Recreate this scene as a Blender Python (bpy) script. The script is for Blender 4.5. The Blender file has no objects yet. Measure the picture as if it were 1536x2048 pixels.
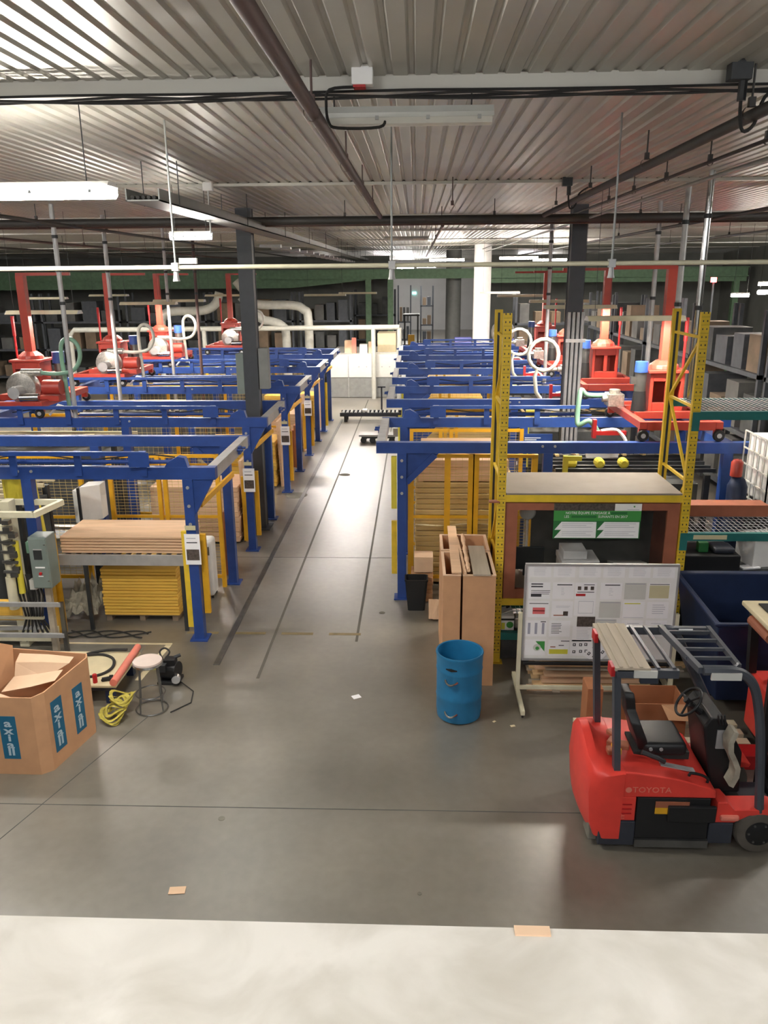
import bpy, bmesh, math, random
from mathutils import Vector as V, Matrix as Mx
random.seed(7)
sc = bpy.context.scene
C = sc.collection
PI = math.pi

# ------------------------------------------------------------------ materials
def lin(c):
    c = c / 255.0
    return c / 12.92 if c <= 0.04045 else ((c + 0.055) / 1.055) ** 2.4
def col(r, g, b): return (lin(r), lin(g), lin(b), 1.0)
MATS = {}
def mat(name, rgb, rough=0.6, metal=0.0, var=0.25, scale=6.0, bump=0.0, spec=0.5, stretch=(1, 1, 1)):
    m = bpy.data.materials.new(name); m.use_nodes = True
    nt = m.node_tree; n = nt.nodes; b = n['Principled BSDF']
    b.inputs['Roughness'].default_value = rough; b.inputs['Metallic'].default_value = metal
    b.inputs['Specular IOR Level'].default_value = spec
    c = col(*rgb); b.inputs['Base Color'].default_value = c
    tc = n.new('ShaderNodeTexCoord'); mp = n.new('ShaderNodeMapping'); mp.inputs['Scale'].default_value = stretch
    no = n.new('ShaderNodeTexNoise'); no.inputs['Scale'].default_value = scale; no.inputs['Detail'].default_value = 6
    nt.links.new(tc.outputs['Object'], mp.inputs['Vector']); nt.links.new(mp.outputs['Vector'], no.inputs['Vector'])
    if var > 0:
        rp = n.new('ShaderNodeValToRGB'); e = rp.color_ramp.elements
        e[0].position = .3; e[1].position = .7
        e[0].color = (c[0] * (1 - var), c[1] * (1 - var), c[2] * (1 - var), 1)
        e[1].color = tuple(min(1, k * (1 + var * .4)) for k in c[:3]) + (1,)
        nt.links.new(no.outputs['Fac'], rp.inputs['Fac']); nt.links.new(rp.outputs['Color'], b.inputs['Base Color'])
    if bump > 0:
        bp = n.new('ShaderNodeBump'); bp.inputs['Strength'].default_value = bump; bp.inputs['Distance'].default_value = .01
        nt.links.new(no.outputs['Fac'], bp.inputs['Height']); nt.links.new(bp.outputs['Normal'], b.inputs['Normal'])
    MATS[name] = m; return m
def emit(name, rgb, s):
    m = bpy.data.materials.new(name); m.use_nodes = True
    b = m.node_tree.nodes['Principled BSDF']; b.inputs['Base Color'].default_value = col(*rgb)
    b.inputs['Emission Color'].default_value = col(*rgb); b.inputs['Emission Strength'].default_value = s
    MATS[name] = m; return m
M = MATS
mat('blue', (38, 70, 140), .42, var=.15)
mat('galv', (172, 172, 172), .42, .25, var=.15)
mat('pipegrey', (150, 152, 150), .4, .4, var=.15)
mat('steel', (120, 120, 118), .35, .8, var=.2)
mat('chrome', (190, 190, 190), .2, 1.0, var=.05)
mat('darksteel', (58, 60, 62), .5, .3, var=.25)
mat('yellow', (230, 194, 52), .5, var=.15)
mat('lemon', (222, 206, 70), .5, var=.1)
mat('fence', (226, 170, 34), .5, var=.12)
mat('wire', (205, 180, 110), .5, .2, var=.1)
mat('red', (172, 62, 50), .42, var=.12)
mat('truckred', (224, 66, 56), .4, var=.1)
mat('deepred', (178, 30, 34), .5, var=.1)
mat('litred', (178, 66, 50), .45, var=.12)  # red paint of the lifter poles, shifted to orange for lamp light
mat('cream', (220, 214, 186), .5, var=.1)
mat('white', (240, 239, 237), .5, var=.06)
mat('paper', (246, 245, 247), .7, var=.03)
mat('papergrey', (208, 208, 202), .7, var=.05)
mat('papertan', (206, 198, 160), .7, var=.05)
mat('ink', (60, 60, 66), .7, var=0)
mat('faintink', (165, 165, 180), .7, var=0)
mat('pinkred', (226, 110, 112), .7, var=0)
mat('inkyellow', (214, 208, 70), .7, var=0)
mat('inkgreen', (66, 150, 70), .6, var=0)
mat('darkgreen', (40, 112, 58), .6, var=0)
mat('photo', (90, 80, 74), .6, var=.6, scale=30)
mat('black', (26, 27, 29), .5, var=.15)
mat('rubber', (44, 43, 42), .8, var=.2)
mat('tyre', (92, 86, 78), .85, var=.25)
mat('charcoal', (52, 56, 66), .5, var=.15)
mat('guardgrey', (70, 74, 82), .45, var=.15)
mat('cabinet', (122, 134, 130), .45, var=.08)
mat('ductwhite', (188, 188, 178), .5, .1, var=.12)
mat('greenhose', (120, 160, 138), .5, var=.1)
mat('greengirder', (112, 144, 112), .55, var=.2)
mat('teal', (40, 116, 112), .5, var=.15)
mat('cardboard', (202, 154, 114), .85, var=.12, scale=4)
mat('cardlight', (222, 188, 156), .85, var=.08, scale=4)
mat('cardbrown', (172, 112, 74), .85, var=.12, scale=4)
mat('panelyellow', (230, 184, 78), .7, var=.12, scale=5, stretch=(.3, .3, 4))
mat('panelwood', (226, 188, 152), .7, var=.14, scale=5, stretch=(.3, 4, 4))
mat('paneltan', (206, 178, 124), .7, var=.12, scale=5, stretch=(.3, 4, 4))
mat('plywood', (140, 130, 119), .75, var=.1, scale=3)
mat('greywood', (176, 164, 146), .75, var=.12, scale=5, stretch=(4, .4, 4))
mat('offcut', (226, 190, 142), .75, var=.25, scale=5, stretch=(.4, 4, 4))
mat('redwood', (160, 96, 70), .6, var=.15, scale=5)
mat('barrel', (32, 114, 160), .45, var=.18, scale=5)
mat('binblue', (26, 42, 76), .5, var=.15)
mat('machineblue', (78, 80, 140), .5, var=.15)
mat('labelblue', (22, 100, 134), .6, var=.05)
mat('labeltext', (176, 196, 208), .6, var=0)
mat('column', (62, 66, 72), .55, var=.1)
mat('columngrey', (128, 130, 128), .5, var=.1)
mat('pipered', (84, 62, 58), .55, var=.15)
mat('pipedark', (58, 56, 54), .55, var=.15)
mat('strap', (186, 172, 72), .7, var=.25, scale=20)
mat('stoolpad', (214, 196, 186), .5, var=.06)
mat('pinktube', (226, 130, 112), .5, var=.08)
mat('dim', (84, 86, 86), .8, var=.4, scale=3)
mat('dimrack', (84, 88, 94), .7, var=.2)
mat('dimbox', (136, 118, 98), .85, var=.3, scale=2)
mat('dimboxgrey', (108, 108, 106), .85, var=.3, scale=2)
mat('canvas', (168, 162, 146), .85, var=.3, scale=9, bump=.4)
mat('wallgrey', (128, 130, 126), .8, var=.15, scale=1)
mat('wallwhite', (196, 196, 196), .8, var=.06, scale=1)
mat('beige', (214, 200, 164), .6, var=.1)
mat('silver', (196, 192, 184), .3, .7, var=.35, scale=30)
mat('tyregrey', (120, 116, 106), .8, var=.2)
emit('lamp', (255, 250, 240), 40); emit('lampback', (250, 251, 253), 54); emit('lamphang', (255, 246, 236), 100); emit('lampend', (255, 247, 240), 150); emit('fillside', (255, 250, 244), 34); emit('fillfront', (250, 250, 252), 9)  # the last two feed only added, unseen fill lights
emit('lampfar', (255, 245, 232), 45); emit('filldist', (255, 250, 245), 70); emit('ledgreen', (120, 215, 205), 1.2); emit('ledred', (255, 60, 60), 12)  # the second is added fill for the distant room
mat('joint', (84, 80, 72), .6, var=.1)
mat('boothgrey', (92, 90, 84), .8, var=.35, scale=4)
mat('faded', (132, 116, 80), .6, var=.3)
mat('diffuser', (226, 224, 216), .35, var=.04)

g = bpy.data.materials.new('glass'); g.use_nodes = True
b = g.node_tree.nodes['Principled BSDF']; b.inputs['Base Color'].default_value = (.03, .04, .04, 1)
b.inputs['Roughness'].default_value = .05; b.inputs['Alpha'].default_value = .12; M['glass'] = g

def concrete():
    m = bpy.data.materials.new('concrete'); m.use_nodes = True; nt = m.node_tree; n = nt.nodes; b = n['Principled BSDF']
    L = nt.links.new; tc = n.new('ShaderNodeTexCoord')
    def noise(s, d, st=(1, 1, 1)):
        mp = n.new('ShaderNodeMapping'); mp.inputs['Scale'].default_value = st
        t = n.new('ShaderNodeTexNoise'); t.inputs['Scale'].default_value = s; t.inputs['Detail'].default_value = d
        L(tc.outputs['Object'], mp.inputs['Vector']); L(mp.outputs['Vector'], t.inputs['Vector']); return t
    a = noise(.55, 8); c = noise(9, 8); d = noise(.9, 6, (1, .12, 1))
    r = n.new('ShaderNodeValToRGB'); e = r.color_ramp.elements
    e[0].position = .3; e[1].position = .72; e[0].color = col(97, 92, 82); e[1].color = col(129, 123, 112)
    L(a.outputs['Fac'], r.inputs['Fac'])
    def mul(x, t, lo, hi):
        mr = n.new('ShaderNodeMapRange'); mr.inputs['From Min'].default_value = .3; mr.inputs['From Max'].default_value = .7
        mr.inputs['To Min'].default_value = lo; mr.inputs['To Max'].default_value = hi; L(t.outputs['Fac'], mr.inputs['Value'])
        mx = n.new('ShaderNodeMix'); mx.data_type = 'RGBA'; mx.blend_type = 'MULTIPLY'; mx.inputs['Factor'].default_value = 1
        L(x, mx.inputs[6]); L(mr.outputs['Result'], mx.inputs[7]); return mx.outputs[2]
    o = mul(r.outputs['Color'], c, .9, 1.06); o = mul(o, d, .84, 1.08)
    L(o, b.inputs['Base Color']); b.inputs['Specular IOR Level'].default_value = 1.0; b.inputs['Coat Weight'].default_value = .8; b.inputs['Coat Roughness'].default_value = .4
    mr = n.new('ShaderNodeMapRange'); mr.inputs['To Min'].default_value = .3; mr.inputs['To Max'].default_value = .5
    L(a.outputs['Fac'], mr.inputs['Value']); L(mr.outputs['Result'], b.inputs['Roughness'])
    bp = n.new('ShaderNodeBump'); bp.inputs['Strength'].default_value = .12; bp.inputs['Distance'].default_value = .02
    L(noise(2.2, 6).outputs['Fac'], bp.inputs['Height']); L(bp.outputs['Normal'], b.inputs['Normal'])
    M['concrete'] = m
concrete()
def whiteboards():
    m = bpy.data.materials.new('mezzanine'); m.use_nodes = True; nt = m.node_tree; n = nt.nodes; b = n['Principled BSDF']
    L = nt.links.new; tc = n.new('ShaderNodeTexCoord'); b.inputs['Roughness'].default_value = .6
    t = n.new('ShaderNodeTexNoise'); t.inputs['Scale'].default_value = 3.5; t.inputs['Detail'].default_value = 9; t.inputs['Distortion'].default_value = .6
    L(tc.outputs['Object'], t.inputs['Vector'])
    r = n.new('ShaderNodeValToRGB'); e = r.color_ramp.elements
    e[0].position = .3; e[1].position = .6; e[0].color = col(188, 182, 170); e[1].color = col(216, 211, 202)
    L(t.outputs['Fac'], r.inputs['Fac']); L(r.outputs['Color'], b.inputs['Base Color']); M['mezzanine'] = m
whiteboards()
mat('deck', (184, 181, 172), .4, .2, var=.1, scale=.8, spec=.6)

# ------------------------------------------------------------------ mesh builder
def worldloc(o):
    l = V((0, 0, 0))
    while o is not None: l = l + o.location; o = o.parent
    return l
class B:
    def __init__(s): s.bm = bmesh.new()
    def box(s, x0, x1, y0, y1, z0, z1, rz=0, rot=None, piv=None):
        vs = [V((x, y, z)) for z in (z0, z1) for y in (y0, y1) for x in (x0, x1)]
        if rz or rot is not None:
            p = V(piv) if piv else V(((x0 + x1) / 2, (y0 + y1) / 2, (z0 + z1) / 2))
            R = rot if rot is not None else Mx.Rotation(rz, 3, 'Z')
            vs = [p + R @ (v - p) for v in vs]
        v = [s.bm.verts.new(k) for k in vs]
        for f in ((0, 2, 3, 1), (4, 5, 7, 6), (0, 1, 5, 4), (2, 6, 7, 3), (0, 4, 6, 2), (1, 3, 7, 5)):
            s.bm.faces.new([v[i] for i in f])
        return s
    def cb(s, c, sx, sy, sz, **k):
        return s.box(c[0] - sx / 2, c[0] + sx / 2, c[1] - sy / 2, c[1] + sy / 2, c[2] - sz / 2, c[2] + sz / 2, **k)
    def bar(s, a, b, w, h):
        a = V(a); b = V(b); d = b - a; L = d.length; d.normalize()
        up = V((0, 0, 1)) if abs(d.z) < .95 else V((0, 1, 0))
        x = d.cross(up).normalized(); z = x.cross(d)
        v = [s.bm.verts.new(p + x * (i * w / 2) + z * (j * h / 2)) for p in (a, b) for i, j in ((-1, -1), (1, -1), (1, 1), (-1, 1))]
        for f in ((0, 1, 2, 3), (7, 6, 5, 4), (0, 4, 5, 1), (1, 5, 6, 2), (2, 6, 7, 3), (3, 7, 4, 0)):
            s.bm.faces.new([v[i] for i in f])
        return s
    def tube(s, pts, r, n=8, closed=False, flat=None):
        pts = [V(p) for p in pts]
        if 5 <= len(pts) <= 12 and not closed and not isinstance(r, (list, tuple)):
            o_ = []
            for i in range(len(pts) - 1):
                p0, p1, p2, p3 = pts[max(i - 1, 0)], pts[i], pts[i + 1], pts[min(i + 2, len(pts) - 1)]
                for k in range(4):
                    t = k / 4
                    o_.append(.5 * ((2 * p1) + (p2 - p0) * t + (2 * p0 - 5 * p1 + 4 * p2 - p3) * t * t + (3 * p1 - p0 - 3 * p2 + p3) * t ** 3))
            pts = o_ + [pts[-1]]
        N = len(pts); rings = []
        up = None
        for i, p in enumerate(pts):
            if closed: d = pts[(i + 1) % N] - pts[i - 1]
            else: d = pts[min(i + 1, N - 1)] - pts[max(i - 1, 0)]
            d.normalize()
            if up is None:
                up = V((0, 0, 1)) if abs(d.z) < .9 else V((0, 1, 0))
            x = d.cross(up)
            if x.length < 1e-4: x = d.cross(V((1, 0, 0)))
            x.normalize(); up = x.cross(d).normalized()
            rr = r[i] if isinstance(r, (list, tuple)) else r
            ry = rr if flat is None else flat
            rings.append([s.bm.verts.new(p + x * (rr * math.cos(2 * PI * k / n)) + up * (ry * math.sin(2 * PI * k / n))) for k in range(n)])
        for i in range(N if closed else N - 1):
            a = rings[i]; c = rings[(i + 1) % N]
            for k in range(n):
                s.bm.faces.new((a[k], a[(k + 1) % n], c[(k + 1) % n], c[k]))
        if not closed:
            s.bm.faces.new(rings[0][::-1]); s.bm.faces.new(rings[-1])
        return s
    def cyl(s, a, b, r, r2=None, n=16):
        return s.tube([a, b], [r, r if r2 is None else r2], n)
    def lathe(s, prof, c=(0, 0, 0), n=32, axis='Z', cap0=False, cap1=False):
        rings = []
        for r, z in prof:
            ring = []
            for k in range(n):
                a = 2 * PI * k / n; u, w = r * math.cos(a), r * math.sin(a)
                p = (u, w, z) if axis == 'Z' else ((u, z, w) if axis == 'Y' else (z, u, w))
                ring.append(s.bm.verts.new(V(c) + V(p)))
            rings.append(ring)
        for a, b2 in zip(rings, rings[1:]):
            for k in range(n): s.bm.faces.new((a[k], a[(k + 1) % n], b2[(k + 1) % n], b2[k]))
        if cap0: s.bm.faces.new(rings[0][::-1])
        if cap1: s.bm.faces.new(rings[-1])
        return s
    def prism(s, poly, axis, a0, a1):
        def p3(u, w, t): return {'Y': (u, t, w), 'X': (t, u, w), 'Z': (u, w, t)}[axis]
        A = [s.bm.verts.new(p3(u, w, a0)) for u, w in poly]; D = [s.bm.verts.new(p3(u, w, a1)) for u, w in poly]
        s.bm.faces.new(A[::-1]); s.bm.faces.new(D); n = len(poly)
        for i in range(n): s.bm.faces.new((A[i], A[(i + 1) % n], D[(i + 1) % n], D[i]))
        return s
    def loft(s, rings):
        R = [[s.bm.verts.new(p) for p in r] for r in rings]; n = len(R[0])
        for a, c in zip(R, R[1:]):
            for k in range(n): s.bm.faces.new((a[k], a[(k + 1) % n], c[(k + 1) % n], c[k]))
        s.bm.faces.new(R[0][::-1]); s.bm.faces.new(R[-1]); return s
    def sheet(s, grid, th=.004):
        R = [[s.bm.verts.new(p) for p in r] for r in grid]
        fs = [s.bm.faces.new((R[i][j], R[i][j + 1], R[i + 1][j + 1], R[i + 1][j])) for i in range(len(R) - 1) for j in range(len(R[0]) - 1)]
        bmesh.ops.recalc_face_normals(s.bm, faces=fs)
        bmesh.ops.solidify(s.bm, geom=fs, thickness=th); return s
    def build(s, name, m, parent=None, bevel=0, smooth=False, seg=2):
        bm = s.bm
        bmesh.ops.recalc_face_normals(bm, faces=bm.faces)
        if parent is not None: off = worldloc(parent)
        else:
            xs = [v.co.x for v in bm.verts]; ys = [v.co.y for v in bm.verts]; zs = [v.co.z for v in bm.verts]
            off = V(((min(xs) + max(xs)) / 2, (min(ys) + max(ys)) / 2, min(zs)))
        if bevel > 0:
            bmesh.ops.bevel(bm, geom=bm.edges[:], offset=bevel, segments=seg, affect='EDGES', clamp_overlap=True, profile=.5)
        for v in bm.verts: v.co -= off
        me = bpy.data.meshes.new(name); bm.to_mesh(me); bm.free()
        me.materials.append(M[m] if isinstance(m, str) else m)
        if smooth:
            for p in me.polygons: p.use_smooth = True
            try: me.set_sharp_from_angle(angle=math.radians(40))
            except Exception: pass
        o = bpy.data.objects.new(name, me); C.objects.link(o)
        if parent is not None: o.parent = parent
        else: o.location = off
        return o
def bx(*a, **k): return B().box(*a, **k)
def tag(o, label, cat, group=None, kind=None):
    o['label'] = label; o['category'] = cat
    if group: o['group'] = group
    if kind: o['kind'] = kind
    return o
def thing(name, label, cat, loc=(0, 0, 0), group=None, rz=0):
    o = bpy.data.objects.new(name, None); C.objects.link(o); o.location = loc; o.rotation_euler = (0, 0, rz)
    o.empty_display_size = .1
    return tag(o, label, cat, group)
def struct(o, label=None):
    o['kind'] = 'structure'
    if label: o['label'] = label
    return o
def dup(r, loc, rz=None, label=None, parent=None):
    c = r.copy(); C.objects.link(c)
    if parent is None:
        c.location = loc
        if rz is not None: c.rotation_euler = (0, 0, rz)
        if label: c['label'] = label
    else: c.parent = parent
    for ch in list(r.children): dup(ch, None, parent=c)
    return c
def lettering(txt, size, m, parent, R, pos, name='lettering', ext=.001, align='CENTER', sx=1.0, bold=0.0):
    cu = bpy.data.curves.new('t', 'FONT'); cu.body = txt; cu.size = size; cu.extrude = ext; cu.align_x = align; cu.align_y = 'CENTER'
    cu.resolution_u = 2; cu.offset = bold
    o = bpy.data.objects.new('t', cu); C.objects.link(o)
    bpy.context.view_layer.update()
    me = bpy.data.meshes.new_from_object(o.evaluated_get(bpy.context.evaluated_depsgraph_get()))
    bpy.data.objects.remove(o); bpy.data.curves.remove(cu)
    off = worldloc(parent)
    for v in me.vertices:
        v.co = R @ V((v.co.x * sx, v.co.y, v.co.z)) + V(pos) - off
    me.materials.clear(); me.materials.append(M[m]); me.name = name
    q = bpy.data.objects.new(name, me); C.objects.link(q); q.parent = parent
    return q
FRONT = Mx(((1, 0, 0), (0, 0, -1), (0, 1, 0)))          # text facing -Y
RIGHT = Mx(((0, 0, 1), (1, 0, 0), (0, 1, 0)))           # text facing +X

# ------------------------------------------------------------------ camera
cam = bpy.data.cameras.new('camera'); co = bpy.data.objects.new('camera', cam); C.objects.link(co)
p, y, r = math.radians(16.5), math.radians(2.35), math.radians(.45)
f0 = V((-math.sin(y), math.cos(y), 0)); r0 = V((math.cos(y), math.sin(y), 0)); u0 = V((0, 0, 1))
F = math.cos(p) * f0 - math.sin(p) * u0; d0 = -(math.cos(p) * u0 + math.sin(p) * f0)
rr = math.cos(r) * r0 + math.sin(r) * d0; dd = -math.sin(r) * r0 + math.cos(r) * d0
co.matrix_world = Mx(((rr.x, -dd.x, -F.x, 0), (rr.y, -dd.y, -F.y, 0), (rr.z, -dd.z, -F.z, 5.4), (0, 0, 0, 1)))
cam.sensor_fit = 'HORIZONTAL'; cam.sensor_width = 36; cam.lens = 36 * 1600 / 1536; cam.clip_end = 300; cam.clip_start = .05
sc.camera = co
sc.view_settings.view_transform = 'Standard'; sc.view_settings.look = 'None'; sc.view_settings.gamma = 1
sc.view_settings.use_curve_mapping = False; sc.view_settings.exposure = 2.0
w = bpy.data.worlds.new('world'); sc.world = w; w.use_nodes = True
w.node_tree.nodes['Background'].inputs['Color'].default_value = (.02, .02, .02, 1)

# ------------------------------------------------------------------ setting
XL, XR, YB, YF, ZC = -26, 18, -4, 84, 6.7
fl = struct(bx(XL, XR, YB, YF, -.2, 0).build('floor', 'concrete'), 'grey polished concrete floor')
struct(bx(XL - .2, XL, YB, YF, 0, 7).build('wall_left', 'wallgrey'))
struct(bx(XR, XR + .2, YB, YF, 0, 7).build('wall_right', 'wallgrey'))
struct(bx(XL, XR, YB - .2, YB, 0, 7).build('wall_back', 'wallgrey'))
struct(bx(XL, XR, YF, YF + .2, 0, 7).build('wall_far', 'wallwhite'))
struct(bx(3.7, XR, 50, 50.2, 0, 6.5).build('wall_right_2', 'wallgrey')); struct(bx(XL, -1.6, 50, 50.2, 0, 6.5).build('wall_light_block', 'wallgrey'))  # left partition added to stop far-room light leaking through the racks
dk = B(); prof = [(0, 0), (.094, 0), (.11, .022), (.136, .022)]; P = .152
ys = [YB, 6.1, 12.62, 19.1, 25.6, 32, 38.5, 45, 58, 70, YF]
xs = []; k = 0
while XL + k * P < XR:
    for (a, z) in prof: xs.append((XL + k * P + a, z))
    k += 1
for i in range(len(ys) - 1):
    A = [dk.bm.verts.new((x, ys[i], ZC + z + .012 * (i % 2))) for x, z in xs]; D = [dk.bm.verts.new((x, ys[i + 1], ZC + z + .012 * (i % 2))) for x, z in xs]
    for j in range(len(xs) - 1): dk.bm.faces.new((A[j], D[j], D[j + 1], A[j + 1]))
ce = struct(dk.build('ceiling', 'deck'), 'ribbed pale metal deck ceiling')
bx(XL, XR, YB, YF, ZC + .06, ZC + .1).build('roof_backing', 'dim', ce)
mz = struct(bx(-7, 7, -3.9, 1.668, 3.72, 3.8).build('mezzanine_floor', 'mezzanine'), 'worn white mezzanine floor edge in the foreground')
bx(-7, 7, 1.62, 1.664, 3.5, 3.72).build('edge_beam', 'steel', mz)
t = struct(bx(-2.92, -2.83, 10.38, 31.0, .0, .012).build('trim_1', 'steel'), 'long dark steel strip set into the aisle floor')
for i, (xa, ya, xb, yb, wd) in enumerate([(-2.2, 10, -2.15, 36, .04), (-.9, 11.2, -.9, 30, .04)]):
    B().bar((xa, ya, .001), (xb, yb, .001), wd, .003).build('control_joint', 'joint', fl)
for a, c in [((-9, 7.15), (6, 7.2)), ((-4.6, 5.2), (-3.4, 9)), ((-5, 15), (5, 15))]:
    B().bar((a[0], a[1], .001), (c[0], c[1], .001), .009, .003).build('floor_crack', 'dim', fl)
bx(-5.4, -3.72, 11.02, 11.07, .0005, .004).build('painted_line', 'beige', fl)
B().bar((-3.76, 11.0, .002), (-3.86, 9.9, .002), .09, .004).build('painted_line', 'beige', fl)
for i in range(4): bx(-3.6 + i * .75, -3.1 + i * .75, 11.42, 11.5, .0005, .003).build('painted_line', 'faded', fl)
bx(-6.5, -4.1, 10.1, 11.0, .0005, .003).build('grey_patch', 'tyregrey', fl)
for (x, yy, rd) in [(-2.0, 6.99, .035), (-2.0, 21.9, .16), (-3.05, 19.7, .28), (-.55, 12.3, .05), (.05, 6.0, .02)]:
    B().lathe([(rd, 0), (rd, .004)], (x, yy, 0), 16, cap1=True).build('drain_cover', 'tyregrey', fl)

# ceiling joints and services
for i, (yy, h) in enumerate([(6.1, .1), (12.62, .03), (19.1, .03), (25.6, .03), (32, .03), (38.5, .03), (45, .03)]):
    o = bx(XL, XR, yy - .04, yy + .04, ZC - h, ZC + .01)
    struct(o.build('trim_%d' % (i + 2), 'deck'))
cb = B()
for j in range(4):
    pts = []
    for k in range(61):
        x = -6 + k * .2; sag = .035 * abs(math.sin((x + j) * 1.35)) * (1 if j != 0 else .2)
        pts.append((x, 6.0 - .025 * j, ZC - .1 - .012 * j - sag))
    cb.tube(pts, .009, 6)
tag(cb.build('cable_bundle', 'rubber'), 'thin dark cables sagging along the first ceiling joint', 'cable')

def ceiling_pipe(pts, r, m, label, hangers=(), name='ceiling_pipe'):
    root = thing(name, label, 'pipe', pts[0])
    B().tube(pts, r, 14).build('pipe', m, root, smooth=True)
    for (x, yy, z) in hangers:
        h = B(); h.cyl((x, yy, z + r), (x, yy, ZC), .008, n=6)
        h.lathe([(r + .012, -.02), (r + .012, .02)], (x, yy, z), 16, 'Y' if abs(pts[1][1] - pts[0][1]) > abs(pts[1][0] - pts[0][0]) else 'X')
        h.box(x - .02, x + .02, yy - .02, yy + .02, z + r, z + r + .06)
        h.build('hanger', m, root)
    return root
ceiling_pipe([(-.67, -3.9, 6.4), (-.65, 15.2, 6.4)], .042, 'pipered', 'dark red sprinkler pipe running overhead towards the aisle', [(-.67, y_, 6.4) for y_ in (.5, 3, 5.6, 8.2, 10.6, 13)])
ceiling_pipe([(2.2, -3.9, 6.4), (2.26, 15.2, 6.4)], .042, 'pipedark', 'dark overhead pipe running past the dark junction boxes', [(2.2, y_, 6.4) for y_ in (5.9, 8.4, 11, 13.6)])
ceiling_pipe([(-14, 15.4, 6.36), (14, 15.4, 6.36)], .07, 'pipedark', 'thick dark pipe crossing the whole hall in front of the columns', [(x_, 15.4, 6.36) for x_ in (-10, -7, -4, -1.3, 1.4, 4, 7, 10)])
ceiling_pipe([(-14, 15.75, 6.3), (14, 15.75, 6.3)], .025, 'pipered', 'thin reddish pipe just behind the thick cross pipe')
ceiling_pipe([(3.0, -3.9, 6.48), (2.95, 40, 6.48)], .018, 'pipedark', 'upper of two thin parallel ceiling conduits', [(3, y_, 6.48) for y_ in (6.2, 7.6, 9, 10.5, 12, 13.5)], 'ceiling_conduit')
ceiling_pipe([(3.12, -3.9, 6.36), (3.07, 40, 6.36)], .022, 'pipegrey', 'lower of two thin parallel ceiling conduits', [], 'ceiling_conduit')
for xx, zz, lb in [(-6.3, 6.3, 'thin dark pipe over the press row, next to the cable tray'), (-8.8, 6.2, 'thin dark pipe over the press row, middle one'), (-11.5, 6.2, 'thin dark pipe over the press row, outermost'), (5.2, 6.3, 'thin dark pipe over the rack row, inner one'), (8, 6.3, 'thin dark pipe over the rack row, outer one'), (.5, 6.3, 'thin reddish pipe over the far part of the aisle')]:
    ceiling_pipe([(xx, 16.2 if xx == .5 else 9, zz), (xx, 44, zz)], .03, 'pipered' if xx in (-8.8, .5) else 'pipedark', lb, [(xx, y_, zz) for y_ in (12, 17, 22, 27)])
# horizontal pipe hung on rods
hp = thing('hanging_pipe', 'pale thin pipe hung across the view on three rods', 'pipe', (0, 7.5, 5.48))
B().tube([(-6.5, 7.5, 5.475), (6.5, 7.5, 5.49)], .02, 12).build('pipe', 'cream', hp, smooth=True)
for x0 in (-2.18, -.22, 1.73):
    B().cyl((x0, 7.5, 5.5), (x0, 7.5, ZC), .009, n=8).build('rod', 'pipegrey', hp)
    q = B(); q.cyl((x0, 7.5, 5.38), (x0, 7.5, 5.46), .028, .02, 12); q.cyl((x0, 7.5, 5.36), (x0, 7.5, 5.38), .034, .03, 12); q.box(x0 - .03, x0 + .03, 7.47, 7.53, 5.45, 5.52)
    q.build('drop_fitting', 'galv', hp)
q = B(); q.box(-2.14, -1.98, 7.48, 7.52, 5.51, 5.56); q.build('side_nozzle', 'galv', hp)
# cable tray
ct = thing('cable_tray', 'long grey overhead cable tray running into the distance beside the grey column', 'cable tray', (-3.02, 9.3, 6.2))
q = B(); q.box(-3.2, -2.82, 9.3, 49.8, 6.2, 6.215); q.box(-3.2, -3.185, 9.3, 49.8, 6.2, 6.33); q.box(-2.835, -2.82, 9.3, 49.8, 6.2, 6.33); q.build('tray', 'columngrey', ct)
q = B()
for k in range(5): q.tube([(-3.13 + k * .06, 9.32, 6.24), (-3.12 + k * .06, 49.8, 6.24)], .022, 6)
q.build('cables', 'rubber', ct)
q = B()
for yy in range(10, 49, 4):
    for xx in (-3.22, -2.8): q.cyl((xx, yy, 6.2), (xx, yy, ZC - .005), .006, n=6)
q.build('tray_rod', 'darksteel', ct)
q = B()
for k in range(16):
    q.box(-3.75, -3.25, 20 + k * 1.6, 20.25 + k * 1.6, 6.05, 6.12)
q.build('tray_bracket', 'galv', ct)

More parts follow.
